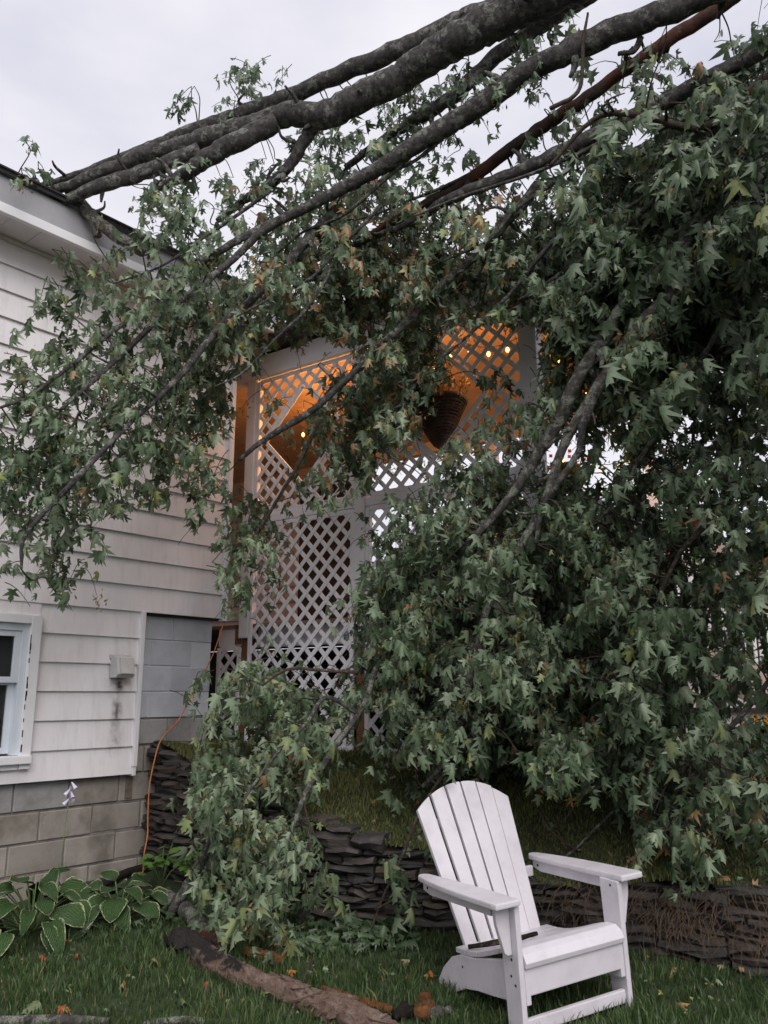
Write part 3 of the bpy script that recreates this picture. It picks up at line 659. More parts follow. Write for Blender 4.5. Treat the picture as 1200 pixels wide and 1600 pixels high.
# seat slats follow the dip of the seat
prof = [(-.014, .262), (-.016, .300), (.03, .334), (.10, .330), (.17, .308), (.24, .282), (.31, .258), (.38, .240), (.45, .230), (.53, .226)]
def seat_slat(y0, y1):
    ya = np.linspace(y0, y1, 4); za = np.interp(ya, [p[0] for p in prof[2:]], [p[1] for p in prof[2:]])
    poly = [(a, b) for a, b in zip(ya, za)] + [(a, b - .022) for a, b in zip(ya[::-1], za[::-1])]
    return cpart('seat_slat', prism(poly, O0, EY, EZ, EX, -.268, .268), .003)
cpart('seat_slat', prism([(-.012, .270), (-.018, .292), (.0, .322), (.03, .338), (.085, .336), (.085, .313), (.02, .308), (.008, .27)], O0, EY, EZ, EX, -.270, .270), .004)
for a in (.091, .178, .265, .352, .44): seat_slat(a, a + .081)
cpart('back_cleat', CB(-.30, .30, .635, .660, .425, .475)); cpart('back_cleat', CB(-.255, .255, .760, .782, .70, .745))
# six back slats in a shallow fan with an arched top
b0 = np.array([0, .488, .205]); bu = np.array([0, .812 - .492, .908 - .21]); BL_ = np.linalg.norm(bu); bu /= BL_; bn = np.cross(EX, bu)
def btop(x): return BL_ - .115 * (abs(x) / .29) ** 2.2
for i in range(6):
    a0, a1 = -1 + i / 3, -1 + (i + 1) / 3; g = .005; wb, wt_ = .222, .285
    pts = [(a0 * wb + g, 0), (a1 * wb - g, 0)]; xa, xb = a1 * wt_ - g, a0 * wt_ + g
    pts += [(xa + (xb - xa) * t, btop(xa + (xb - xa) * t)) for t in np.linspace(0, 1, 5)]
    cv = .030 * ((abs(a0 + a1) / 2) ** 2)
    sl = cpart('back_slat', prism(pts, b0 - bn * cv, EX, bu, bn, -.011, .011), .004)
    for t in (.30, .70):
        w_ = wb + (wt_ - wb) * t; p = b0 + EX * ((a0 + a1) / 2 * w_) + bu * (BL_ * t)
        for dx in (-.02, .02): obj('screw', tube([p + EX * dx - bn * (cv + .0122), p + EX * dx - bn * (cv + .009)], .0045, 6), M['bolt_hole'], sl, local=True)

# ------------------------------------------------------------------ maple leaves
HALF = [(.15, -.05), (.46, .02), (.25, .17), (.40, .32), (.70, .60), (.36, .53), (.16, .46), (.25, .76), (.09, .84)]
MIDY = [0, .25, .5, .78, 1.06]
base2 = np.array([(0, y) for y in MIDY] + HALF + [(-a, b) for a, b in HALF])
def tri_half(o): r = lambda i: o + i; return [(0, r(0), 1), (r(0), r(1), r(2)), (r(0), r(2), 1), (1, r(2), r(6)), (r(2), r(3), r(6)), (r(3), r(4), r(5)), (r(3), r(5), r(6)), (1, r(6), 2), (2, r(6), 3), (r(6), r(7), 3), (3, r(7), r(8)), (3, r(8), 4)]
LT = tri_half(5) + [(a, c, b) for a, b, c in tri_half(14)]; LT = np.array(LT)
NV = len(base2)
def leaf_variant(fold, droop, curl, twist, seed):
    g = np.random.default_rng(seed); P = np.zeros((NV, 3)); x, y = base2[:, 0] * (1 + g.normal() * .06), base2[:, 1]
    P[:, 0] = x * math.cos(fold * .8) * (.85 if seed % 2 else 1); P[:, 1] = y
    z = -np.abs(x) * math.sin(fold) - curl * x * x - droop * np.clip(y, 0, 2) ** 2 * .5 + twist * x * y + g.normal(size=NV) * .025
    P[:, 1] -= np.abs(droop) * .12 * np.clip(y, 0, 2) ** 2; P[:, 2] = z; return P
LV = np.array([leaf_variant(f, d, c, t, i) for i, (f, d, c, t) in enumerate([(1.15, .5, .3, .1), (1.3, .8, .2, -.2), (1.0, .9, .5, .3), (1.2, .2, .1, .2), (.8, 1.1, .5, -.3), (.25, .3, .3, .1), (.5, .5, .5, -.2), (.7, .3, .4, .25), (.9, .5, .3, 0), (.35, .8, .6, -.3), (-.3, .4, .2, .2), (.6, .9, .8, .1), (1.05, .6, .2, -.15), (.15, .15, .6, .3), (.45, .1, .9, -.1), (-.5, .6, -.2, 0), (.8, .2, .8, .3)])])
def frames(Tp, Nn):
    Tp = Tp / np.linalg.norm(Tp, axis=1)[:, None]; Nn = Nn - Tp * (Nn * Tp).sum(1)[:, None]; Nn /= np.linalg.norm(Nn, axis=1)[:, None] + 1e-9
    X = np.cross(Tp, Nn); return np.stack([X, Tp, Nn], -1)
def leaf_mesh(name, pos, Rm, sc, var, tint, mat, parent, sub=None):
    V = np.einsum('nij,nvj->nvi', Rm, LV[var] * sc[:, None, None]) + pos[:, None, :]
    T = (LT[None] + (np.arange(len(pos)) * NV)[:, None, None]).reshape(-1, 3)
    o = big_mesh(name, V.reshape(-1, 3), T, mat, parent, {'tint': np.repeat(tint, NV)})
    return o
LEAFMESH = {}
def leaf_object(parent, pos, Rm, sc, var, tint, mat=None, name='leaf'):
    mat = mat or M['leaf']; key = (int(var), round(float(tint) * 12), mat.name)
    if key not in LEAFMESH:
        me = bpy.data.meshes.new('leaf'); me.from_pydata(LV[var].tolist(), [], LT.tolist()); me.polygons.foreach_set('use_smooth', [True] * len(LT))
        at = me.attributes.new('tint', 'FLOAT', 'POINT'); at.data.foreach_set('value', np.full(NV, key[1] / 12, np.float32)); me.materials.append(mat); LEAFMESH[key] = me
    o = bpy.data.objects.new(name, LEAFMESH[key]); COL.objects.link(o)
    m4 = Matrix([[*(Rm[i] * sc), pos[i]] for i in range(3)] + [[0, 0, 0, 1]])
    if parent is not None: o.parent = parent; m4 = Matrix.Translation(-root_off(parent)) @ m4
    o.matrix_basis = m4
    return o

# where the fallen crown is thick and where it is open, in cells of 50 px
DENS = """
.................2.....2
..............3333..1145
.......55...223332234578
.....4.4..34543222456789
4........366532234567899
43.113434577432356788999
...245555688765678889999
...146666788887888999999
.23356777899998899999999
.35667778898887799999999
356777786545872117999999
567778851138983335899767
777778724469971355898678
776678702279843466787788
887667600277126764457888
776666425552258887788888
775300366102589999888678
575100265016899999999888
240000061028999999999888
000000020038999999999877
000000023137999999988755
000000268846999999988755
000000578753799999998754
000000577623578889999888
000000588511222224689999
000002787301510000028998
000000588500530000017887
000000488623600000002653
000000488645500000000110
000000044223200000000000
000000000000000000000000
000000000000000000000000""".strip("\n").split("\n")
DM = np.zeros((32, 24))  # filled from the rows above
for j, row in enumerate(DENS):
    for i, ch in enumerate(row[:24]): DM[j, i] = int(ch) if ch.isdigit() else 0
DM[8:18, 0:7] *= .95; DM[20:30, 6:11] = np.where(DM[20:30, 6:11] > 0, np.minimum(DM[20:30, 6:11] + .8, 9), 0)
def dens(px, py):
    """bilinear look-up, digits 0..9"""
    x = np.clip(px / 50 - .5, -.49, 23.49); y = np.clip(py / 50 - .5, -.49, 31.49)
    i0 = np.clip(np.floor(x).astype(int), 0, 22); j0 = np.clip(np.floor(y).astype(int), 0, 30); a = np.clip(x - i0, 0, 1); b = np.clip(y - j0, 0, 1)
    return DM[j0, i0] * (1 - a) * (1 - b) + DM[j0, i0 + 1] * a * (1 - b) + DM[j0 + 1, i0] * (1 - a) * b + DM[j0 + 1, i0 + 1] * a * b
DEP = np.array([[6.0, 6.2, 6.2, 6.0, 5.6, 5.2, 4.8], [6.2, 6.4, 6.4, 6.1, 5.6, 5.1, 4.6], [4.9, 5.3, 5.8, 5.9, 5.5, 5.0, 4.5], [4.7, 5.1, 6.0, 6.0, 5.4, 5.0, 4.5], [4.6, 4.9, 6.1, 5.8, 5.2, 4.9, 4.5],
                [4.6, 5.2, 6.0, 5.4, 4.9, 4.7, 4.5], [4.8, 5.0, 5.1, 5.1, 4.9, 4.5, 4.2], [4.6, 4.6, 4.6, 4.7, 4.4, 4.15, 4.0], [4.5, 4.5, 4.5, 4.5, 4.3, 4.1, 4.0]])
def depth0(px, py):
    x = np.clip(px / 200, 0, 5.999); y = np.clip(py / 200, 0, 7.999); i, j = int(x), int(y); a, b = x - i, y - j
    return DEP[j, i] * (1 - a) * (1 - b) + DEP[j, i + 1] * a * (1 - b) + DEP[j + 1, i] * (1 - a) * b + DEP[j + 1, i + 1] * a * b

tree = tag(empty('fallen_maple_tree', U(1150, 200, 4.9)), 'huge fallen maple with thick limbs lying on roof and porch', 'tree')
br1 = tag(empty('fallen_branch', U(400, 1440, 4.9)), 'broken leafy maple branch hanging against the slate wall by the house corner', 'branch')
br2 = tag(empty('fallen_branch', U(590, 1470, 4.7)), 'small wilted maple branch hanging just left of the white chair', 'branch')
def which(px, py):
    if px < 545 and py > 1025: return 1
    if 500 < px < 680 and py > 1235: return 2
    return 0
ROOTS = [tree, br1, br2]

# limbs and branches: (px, py, width px, depth)
LIMBS = [
 ('limb', 'bark', [(1010, -75, 92, 5.0), (900, -28, 88, 5.1), (780, 32, 80, 5.35), (690, 80, 74, 5.5), (600, 128, 66, 5.7), (510, 168, 60, 5.85), (440, 188, 52, 5.95), (370, 205, 46, 6.05), (300, 226, 40, 6.1), (235, 243, 36, 6.1), (180, 264, 30, 6.1), (120, 286, 24, 6.1), (60, 303, 16, 6.1), (-10, 318, 9, 6.1)]),
 ('limb', 'bark', [(430, 190, 46, 5.92), (360, 226, 42, 5.9), (310, 256, 36, 5.9), (275, 281, 26, 5.9), (250, 291, 16, 5.9), (238, 293, 3, 5.9)]),
 ('limb', 'bark', [(310, 232, 34, 6.0), (230, 268, 34, 6.0), (160, 292, 30, 6.02), (95, 316, 20, 6.05), (50, 318, 8, 6.1)]),
 ('limb', 'bark', [(960, -80, 62, 5.4), (840, -15, 56, 5.55), (720, 36, 48, 5.75), (600, 90, 40, 5.95), (510, 126, 36, 6.1), (425, 157, 34, 6.2), (350, 190, 32, 6.25), (270, 216, 30, 6.3), (200, 243, 24, 6.3), (110, 276, 16, 6.3), (30, 298, 7, 6.3)]),
 ('limb', 'bark', [(1180, -45, 52, 4.8), (1080, 0, 52, 4.9), (950, 52, 54, 5.05), (850, 102, 50, 5.15), (780, 140, 46, 5.25), (700, 192, 44, 5.35), (600, 256, 36, 5.45), (540, 290, 28, 5.5), (470, 328, 22, 5.5), (410, 362, 19, 5.5), (375, 395, 16, 5.45), (330, 435, 15, 5.4), (270, 480, 14, 5.3), (200, 545, 12, 5.1), (140, 600, 10, 4.9), (95, 640, 8, 4.75)]),
 ('limb', 'bark', [(560, 283, 24, 5.6), (500, 312, 19, 5.6), (420, 350, 17, 5.6), (350, 388, 16, 5.5), (290, 428, 14, 5.4), (200, 500, 10, 5.1), (60, 610, 8, 4.75), (-10, 640, 6, 4.6)]),
 ('limb', 'bark_red', [(1160, -20, 32, 5.3), (1060, 52, 31, 5.4), (990, 100, 28, 5.45), (920, 150, 28, 5.5), (850, 195, 28, 5.55), (790, 240, 28, 5.6), (700, 300, 26, 5.7), (610, 352, 20, 5.85), (530, 400, 14, 6.0)]),
 ('limb', 'bark', [(1270, 40, 40, 4.7), (1200, 75, 38, 4.8), (1110, 120, 36, 4.9), (1020, 168, 34, 5.0), (930, 215, 34, 5.1), (840, 258, 32, 5.25), (775, 280, 28, 5.4), (705, 307, 24, 5.5), (640, 348, 16, 5.7), (560, 380, 12, 5.9), (480, 405, 8, 6.0)]),
 ('limb', 'bark', [(950, -28, 36, 5.6), (880, 20, 36, 5.7), (800, 72, 36, 5.8), (730, 128, 32, 5.95), (660, 180, 26, 6.1), (600, 218, 20, 6.2), (540, 262, 14, 6.3)]),
 ('branch', 'bark', [(495, 182, 26, 5.9), (480, 215, 23, 5.92), (450, 262, 20, 5.95), (415, 295, 18, 6.0), (378, 316, 14, 6.1), (340, 345, 10, 6.2)]),
 ('branch', 'bark_grey', [(840, 290, 20, 5.3), (775, 368, 17, 5.4), (720, 420, 16, 5.45), (660, 480, 15, 5.5), (600, 535, 14, 5.5)]),
 ('branch', 'bark', [(600, 535, 14, 5.5), (545, 590, 13, 5.55), (490, 640, 12, 5.6), (430, 675, 11, 5.6), (375, 718, 8, 5.6)]),
 ('branch', 'bark', [(525, 325, 20, 5.65), (475, 378, 18, 5.6), (435, 428, 17, 5.55), (390, 470, 15, 5.5), (340, 518, 13, 5.4), (270, 600, 11, 5.1), (215, 650, 8, 5.0)]),
 ('branch', 'bark_grey', [(1120, 330, 28, 4.7), (1050, 400, 28, 4.75), (1000, 450, 26, 4.8), (950, 520, 26, 4.8), (900, 600, 25, 4.85), (870, 660, 23, 4.9), (835, 720, 20, 4.9), (800, 770, 16, 4.95), (740, 840, 12, 5.0)]),
 ('branch', 'bark_grey', [(1180, 340, 26, 4.6), (1080, 430, 25, 4.65), (1010, 500, 24, 4.7), (960, 565, 23, 4.75), (910, 640, 20, 4.8), (880, 700, 17, 4.8), (855, 770, 15, 4.8), (835, 830, 11, 4.85)]),
 ('branch', 'bark', [(940, 590, 18, 4.8), (912, 660, 15, 4.75), (905, 700, 13, 4.75), (872, 755, 12, 4.75), (845, 800, 10, 4.8), (838, 850, 8, 4.8)]),
 ('branch', 'bark', [(220, 645, 8, 4.9), (130, 738, 11, 4.5), (90, 780, 10, 4.45), (40, 838, 8, 4.4), (33, 890, 5, 4.4)]),
 ('branch', 'twig', [(500, 655, 6, 5.6), (470, 720, 7, 5.7), (440, 770, 6, 5.75), (405, 830, 5, 5.8)]),
 ('branch', 'bark_grey', [(850, 790, 14, 4.9), (800, 880, 14, 4.8), (760, 960, 14, 4.75), (738, 1040, 12, 4.75), (715, 1120, 11, 4.8), (690, 1195, 9, 4.9), (660, 1230, 7, 5.0)]),
 ('branch', 'bark_grey', [(1200, 1065, 9, 4.25), (1160, 1118, 10, 4.25), (1125, 1150, 10, 4.3), (1080, 1190, 7, 4.3)]),
 ('branch', 'twig', [(1140, 780, 12, 4.4), (1090, 835, 11, 4.4), (1060, 870, 8, 4.45), (1020, 960, 6, 4.5), (980, 1060, 5, 4.5)]),
 ('branch', 'twig', [(1200, 120, 20, 4.6), (1100, 200, 16, 4.7), (1000, 180, 12, 4.75), (930, 185, 9, 4.8), (860, 260, 7, 4.85)]),
 ('branch', 'twig', [(860, 170, 9, 5.0), (905, 140, 8, 5.0), (912, 60, 6, 5.0), (918, 20, 4, 5.0)]),
 ('branch', 'bark', [(1000, 60, 12, 5.0), (990, 80, 10, 5.0), (965, 85, 8, 5.0)]),
 ('branch', 'bark_grey', [(110, 300, 20, 6.15), (140, 335, 24, 6.1), (180, 365, 22, 6.1), (225, 395, 18, 6.1)]),
 ('branch', 'bark', [(-30, 270, 12, 6.3), (40, 292, 16, 6.25), (90, 300, 16, 6.2)]),
 ('branch', 'bark', [(650, 600, 10, 5.7), (620, 640, 9, 5.7), (580, 700, 7, 5.7)]),
]
for (x0, y0, x1, y1, w_, d_) in ((1015, 170, 640, 335, 8, 5.0), (930, 216, 700, 395, 8, 5.1), (1120, 210, 860, 380, 9, 4.9), (735, 170, 520, 300, 7, 5.33), (785, 242, 500, 345, 6, 5.6), (1080, 250, 800, 470, 10, 4.9), (660, 220, 430, 395, 7, 5.4), (600, 320, 360, 500, 6, 5.5), (520, 420, 330, 610, 6, 5.4), (900, 330, 700, 560, 8, 5.1), (420, 300, 180, 440, 6, 5.7), (1150, 480, 960, 760, 10, 4.6), (1090, 560, 930, 820, 9, 4.6)):
    LIMBS.append(('branch', 'bark_grey' if w_ > 8 else 'bark', [(x0 + (x1 - x0) * t + random.uniform(-12, 12), y0 + (y1 - y0) * t + 22 * math.sin(t * 3.1) + random.uniform(-8, 8), w_ * (1.25 - .75 * t), d_ + .25 * t * (1 if x1 > 400 else -1)) for t in (0, .25, .5, .75, 1)]))
LIMBS1 = [
 ('stem', 'bark_grey', [(590, 1040, 9, 5.2), (560, 1115, 11, 5.1), (520, 1170, 11, 5.0), (485, 1225, 10, 4.85), (460, 1285, 9, 4.7), (440, 1345, 6, 4.6), (425, 1400, 5, 4.55)]),
 ('stem', 'bark', [(560, 1115, 10, 5.1), (510, 1090, 8, 5.1), (480, 1130, 7, 4.95), (430, 1180, 6, 4.8), (380, 1250, 5, 4.65)]),
 ('stem', 'twig', [(560, 1050, 7, 5.15), (500, 1048, 6, 5.1), (450, 1045, 5, 5.05), (410, 1070, 4, 5.0)]),
 ('stem', 'twig', [(474, 1255, 6, 4.8), (484, 1300, 5, 4.75), (476, 1340, 4, 4.7), (465, 1370, 4, 4.7)]),
 ('stem', 'bark_grey', [(338, 1300, 15, 4.9), (305, 1365, 17, 4.95), (268, 1428, 17, 4.95)]),
]
LIMBS2 = [('stem', 'twig', [(700, 1200, 7, 4.95), (660, 1260, 6, 4.75), (630, 1330, 6, 4.65), (600, 1400, 5, 4.55), (580, 1450, 4, 4.5)])]
SKEL = [[], [], []]
def build_limb(root, idx, name, mat, pts):
    kw = .35 if name == 'limb' else .43
    W = catmull([list(U(a, b, d)) + [kw * w / F * d] for a, b, w, d in pts], 12)
    P, r = W[:, :3].copy(), np.maximum(W[:, 3], .003); k = np.clip(r * .16, 0, .02)[:, None]; j = rng.normal(size=P.shape); j = sum(np.roll(j, q_, 0) for q_ in range(-5, 6)) / 3.3; P += j * k
    big = r.max() > .03
    obj(name, tube(P, r, 18 if big else 8, .035 if big else .06), M[mat], root, True); SKEL[idx].append(np.column_stack([P, r]))
    if big:                                                        # knots and broken side shoots
        for _ in range(7):
            i = int(rng.integers(4, len(P) - 4)); T = P[i + 1] - P[i - 1]; T /= np.linalg.norm(T); d = np.cross(T, rng.normal(size=3)); d /= np.linalg.norm(d); l = r[i] + rng.uniform(.03, .16); rr = min(.35 * r[i], rng.uniform(.008, .022))
            obj('side_shoot', tube(catmull([P[i] + d * r[i] * .6, P[i] + d * (l * .7) + T * .03, P[i] + d * l + T * rng.uniform(-.06, .09)], 4), np.linspace(rr * 1.5, rr * .6, 9), 7, .1), M[mat], root, True)
for nm, mt, pts in LIMBS: build_limb(tree, 0, nm, mt, pts)
for nm, mt, pts in LIMBS1: build_limb(br1, 1, nm, mt, pts)
for nm, mt, pts in LIMBS2: build_limb(br2, 2, nm, mt, pts)
SKP = [np.concatenate(s) for s in SKEL]

LP, LTD, LND, LSC, LTI, LRG = [], [], [], [], [], []
twigs = [[[], []] for _ in range(3)]; keys = [[[], [], []] for _ in range(3)]
def add_twig(reg, pts, rad, sides=4):
    v, f = tube(pts, rad, sides, 0, False); V, Fc = twigs[reg]; k = len(V); V += v; Fc += [tuple(i + k for i in x) for x in f]
def spray(c, reg, size, brown, tmean=.42, big=1.0):
    if size < .2 and c[2] > 4.2 and ((SKP[reg][:, :3] - c) ** 2).sum(1).min() > .62 ** 2: return
    az = rng.uniform(0, 2 * math.pi); ca, sa = math.cos(az), math.sin(az)
    L = size * rng.uniform(.8, 1.25); drop = rng.uniform(.5, 1.25)
    p0 = c - np.array([ca, sa, -drop * .6]) * L * .5; ns = rng.integers(5, 8); pts = []
    for k in range(ns):
        t = k / (ns - 1); pts.append(p0 + np.array([ca * L * t, sa * L * t, -drop * L * t * t * .8 - .1 * L * t]))
    pts = np.array(pts); base_t = np.clip(rng.normal(tmean, .20), .0, .8); sd_ = np.array([-sa, ca, 0])
    for k in range(1, ns):
        for s_ in ((-1, 1) if k < ns - 1 else (-1, 0, 1)):
            outw = sd_ * s_ * .8 + np.array([ca, sa, 0]) * (.35 + .5 * (s_ == 0)) + rng.normal(size=3) * .25
            pet = rng.uniform(.025, .065); pb = pts[k] + outw * pet + EZ * rng.uniform(-.02, .02)
            t = outw * rng.uniform(.12, .6) + np.array([0, 0, -1.0]) * rng.uniform(.8, 1.3) + rng.normal(size=3) * .22
            nrm = EZ * rng.uniform(.2, .8) + outw * .85 + rng.normal(size=3) * .35
            LP.append(pb); LTD.append(t); LND.append(nrm); LSC.append((.040 + .062 * rng.uniform() ** 1.1) * big); LRG.append(reg)
            u_ = rng.uniform(); LTI.append(rng.uniform(.88, .95) if u_ < brown else (rng.uniform(.76, .87) if u_ < brown + .06 else float(np.clip(base_t + rng.normal() * .12, 0, .8))))
    add_twig(reg, pts, np.linspace(.0032, .0016, ns), 3)
    sk = SKP[reg]; dd_ = ((sk[:, :3] - pts[0]) ** 2).sum(1); i = int(dd_.argmin())
    if (dd_[i] < .5 ** 2 and rng.uniform() < .3) or (size < .2 and c[2] > 4.2):
        a = sk[i, :3]; m1 = a * .65 + pts[0] * .35 + rng.normal(size=3) * .02; m2 = a * .3 + pts[0] * .7 + rng.normal(size=3) * .02 + EZ * .015; add_twig(reg, catmull([a, m1, m2, pts[0]], 4), np.linspace(.0055, .003, 13), 4)
    if rng.uniform() < .27:
        V, Fc, Ti = keys[reg]; q = pts[rng.integers(1, ns)]; tn = rng.uniform(0, 1)
        for _ in range(22):
            o_ = q + rng.normal(size=3) * .03 - EZ * rng.uniform(0, .06); d = rng.normal(size=3) * .5 - EZ * .7; d /= np.linalg.norm(d); w = np.cross(d, rng.normal(size=3)); w /= np.linalg.norm(w); l = rng.uniform(.02, .04)
            k0 = len(V); V += [o_, o_ + d * l * .6 + w * l * .22, o_ + d * l, o_ + d * l * .6 - w * l * .1]; Fc += [(k0, k0 + 1, k0 + 2), (k0, k0 + 2, k0 + 3)]; Ti += [tn] * 4
for j in range(32):
    for i in range(24):
        D = DM[j, i]
        if D <= 0: continue
        tau = -math.log(1 - min(D, 9) / 9.6) * 1.75 + (.9 if D >= 7 else 0) + (1.2 if D >= 9 else 0)
        d0 = depth0(i * 50 + 25, j * 50 + 25); nl = tau * 2500 / (100 * (5.0 / d0) ** 2); n = nl / 12.5; wc = math.sin(i * 1.15 + 1.3 * math.sin(j * .85)) * math.cos(j * 1.3 + .8 * math.sin(i * .65))
        if D < 8: n *= .62 if wc < -.15 else 1.2
        n = int(n) + (rng.uniform() < n % 1)
        for _ in range(n):
            px, py = i * 50 + rng.uniform(-6, 56), j * 50 + rng.uniform(-10, 50); thick = .75 if D >= 7 else .45
            if px < 250: thick = min(thick, .45)
            if py > 1200 and px < 700: thick = .4
            w1 = math.sin(px * .031 + 1.3 * math.sin(py * .021)) * math.cos(py * .035 + .9 * math.sin(px * .019)); d = d0 + rng.uniform(-.22, thick) + .48 * w1 * (1 if px > 250 else .25); brn = .012
            if 360 < px < 800 and 290 < py < 700: brn = .17
            rg = which(px, py); spray(U(px, py, d), rg, .24 if D > 4 else .17, brn, (.60 if rg else (.34 if px > 850 and py < 950 else .46)) - .12 * w1, 1.3 if px > 860 and py < 620 else 1.0)  # leaf tint carries painted shade: darker at upper right and in deeper clumps
for _ in range(430):                                            # unseen crown leaves added past the right edge to darken that side
    px, py = rng.uniform(1215, 1700), rng.uniform(-250, 1050); spray(U(px, py, rng.uniform(3.3, 4.9)), 0, .3, .02, .4, 1.3)
LP = np.array(LP); LTD = np.array(LTD); LND = np.array(LND); LSC = np.array(LSC); LTI = np.array(LTI); LRG = np.array(LRG)
RM = frames(LTD, LND); VAR = rng.integers(0, len(LV), len(LP))
cen = LP + RM[:, :, 1] * LSC[:, None] * .5
px, py, dep = PX(cen); inside = (px > -20) & (px < 1220) & (py > -20) & (py < 1620)
HOLES = [[(366, 585), (425, 580), (548, 540), (550, 585), (508, 606), (502, 632), (440, 655), (400, 640), (372, 720)], [(383, 690), (440, 715), (462, 770), (470, 806), (430, 790), (380, 775)], [(470, 858), (508, 800), (562, 786), (556, 900), (545, 980), (552, 1060), (535, 1110), (470, 1075), (425, 1040), (330, 1040), (340, 985), (383, 960), (425, 935)],
         [(575, 705), (640, 690), (695, 715), (650, 775), (578, 782)], [(700, 560), (715, 508), (790, 512), (832, 500), (842, 560), (838, 630), (770, 640), (745, 670), (690, 705), (655, 700), (650, 640), (690, 600)], [(848, 690), (925, 690), (915, 735), (865, 765)], [(550, 1090), (562, 1090), (568, 1165), (550, 1165)], [(700, 1240), (860, 1240), (990, 1330), (990, 1400), (700, 1400)]]
BLOT = [(775, 600, 42), (425, 662, 30), (640, 520, 40)]
def in_poly(x, y, P):
    r_ = np.zeros(len(x), bool)
    for (x0, y0), (x1, y1) in zip(P, P[1:] + P[:1]):
        c_ = ((y0 > y) != (y1 > y)) & (x < (x1 - x0) * (y - y0) / (y1 - y0 + 1e-9) + x0); r_ ^= c_
    return r_
open_ = np.zeros(len(px), bool)
for h_ in HOLES: open_ |= in_poly(px, py, h_)
for bx_, by_, br_ in BLOT: open_ &= (px - bx_) ** 2 + (py - by_) ** 2 > br_ ** 2
dv = dens(px, py); dn = DM[np.clip((py / 50).astype(int), 0, 31), np.clip((px / 50).astype(int), 0, 23)]; dv = np.where(dn < 2.5, dv * .45, dv)
dv = np.where(open_ & (rng.uniform(size=len(px)) < .93), 0, dv); keep = (rng.uniform(size=len(px)) < np.clip((dv - .15) / 1.6, 0, 1)) | ~inside & (px > 1100)
# stay clear of the house wall and of the ground
nd = (cen - WA) @ nw; sdw = (cen - WA) @ dw; keep &= ~((nd < .14) & (sdw < .5) & (cen[:, 2] < 4.6)); keep &= (cen[:, 2] - .1 > lawn_z(cen[:, 0], cen[:, 1]) - .06)
LP, RM, LSC, LTI, LRG, VAR, px, py, dep, cen = [a[keep] for a in (LP, RM, LSC, LTI, LRG, VAR, px, py, dep, cen)]
print('leaves', len(LP))
# the leaves that show largest become objects of their own: the front one of each small patch of the picture
taken = np.zeros(len(LP), bool)
for reg, cap, cell in ((0, 300, 42), (1, 150, 22), (2, 70, 20)):
    best = {}
    for i in np.nonzero((LRG == reg) & (px > 4) & (px < 1196) & (py > 4) & (py < 1596))[0]:
        k = (int(px[i] // cell), int(py[i] // cell))
        if k not in best or dep[i] < dep[best[k]]: best[k] = i
    vd = cen / np.linalg.norm(cen - np.array([0, 0, H]), axis=1)[:, None]
    c = sorted(best.values(), key=lambda i: -LSC[i] / dep[i] * (.3 + abs(float(RM[i][:, 2] @ vd[i]))))[:cap]; taken[c] = True
    for i in c: leaf_object(ROOTS[reg], LP[i], RM[i], LSC[i], VAR[i], LTI[i])
for reg in range(3):
    m = (LRG == reg) & ~taken
    tag(leaf_mesh('foliage', LP[m], RM[m], LSC[m], VAR[m], LTI[m], M['leaf'], ROOTS[reg]), kind='stuff')
    tag(obj('twigs', twigs[reg], M['twig'], ROOTS[reg], True), kind='stuff')
    if keys[reg][0]: tag(big_mesh('seed_keys', keys[reg][0], keys[reg][1], M['keys'], ROOTS[reg], {'tint': keys[reg][2]}, False), kind='stuff')

# ------------------------------------------------------------------ grass, moss, litter
def blades(name, P, h, wid, mat, tint, lean=.5, label=None, cat=None):
    n = len(P); a = rng.uniform(0, 6.28, n); b = rng.uniform(0, 6.28, n); L = h * rng.uniform(.5, 1.3, n); le = rng.uniform(.1, 1, n) * lean * L
    side = np.stack([np.cos(a), np.sin(a), 0 * a], 1) * (wid * rng.uniform(.6, 1.3, n))[:, None]; ld = np.stack([np.cos(b), np.sin(b), 0 * b], 1)
    mid = P + ld * (le * .35)[:, None] + EZ * (L * .6)[:, None]; tip = P + ld * le[:, None] + EZ * (L * .95)[:, None]
    V = np.stack([P - side, P + side, mid + side * .75, mid - side * .75, tip], 1).reshape(-1, 3)
    T = (np.array([(0, 1, 2), (0, 2, 3), (3, 2, 4)])[None] + (np.arange(n) * 5)[:, None, None]).reshape(-1, 3)
    return tag(big_mesh(name, V, T, mat, None, {'tint': np.repeat(tint, 5)}), label, cat, kind='stuff')
n = 150000; gx = rng.uniform(-3.2, 3.4, n); gy = rng.uniform(2.9, 5.9, n) ** 1.0
front = np.interp(gx, WP[:, 0], WP[:, 1]); ok = (gy < front - .03) & ~((gx < -.9) & (gy > 5.25)); gx, gy = gx[ok], gy[ok]
pt = np.sin(gx * 3.1 + np.sin(gy * 2.3) * 2) * np.cos(gy * 4.1 + gx); cl = np.sin(gx * 17 + 3 * np.sin(gy * 7)) * np.cos(gy * 21 + 2 * np.sin(gx * 9)); kp = rng.uniform(size=len(gx)) < .62 + .38 * cl; gx, gy, pt, cl = gx[kp], gy[kp], pt[kp], cl[kp]
P = np.stack([gx, gy, lawn_z(gx, gy) - .004], 1)
blades('grass', P, .055 * (1 + .25 * pt + .3 * cl), .0030, M['grass'], np.where(rng.uniform(size=len(gx)) < .025, 1.0, np.clip(.42 + .15 * pt + rng.normal(size=len(gx)) * .17, 0, .85)), .7, 'dark green lawn grass in front of the slate wall', 'grass')
n = 60000; s = rng.uniform(.2, WS[-1] - .9, n); d = rng.uniform(.0, 1.5, n); P = bank_pt(s, d)
pt = np.sin(P[:, 0] * 4) * np.cos(P[:, 1] * 5)
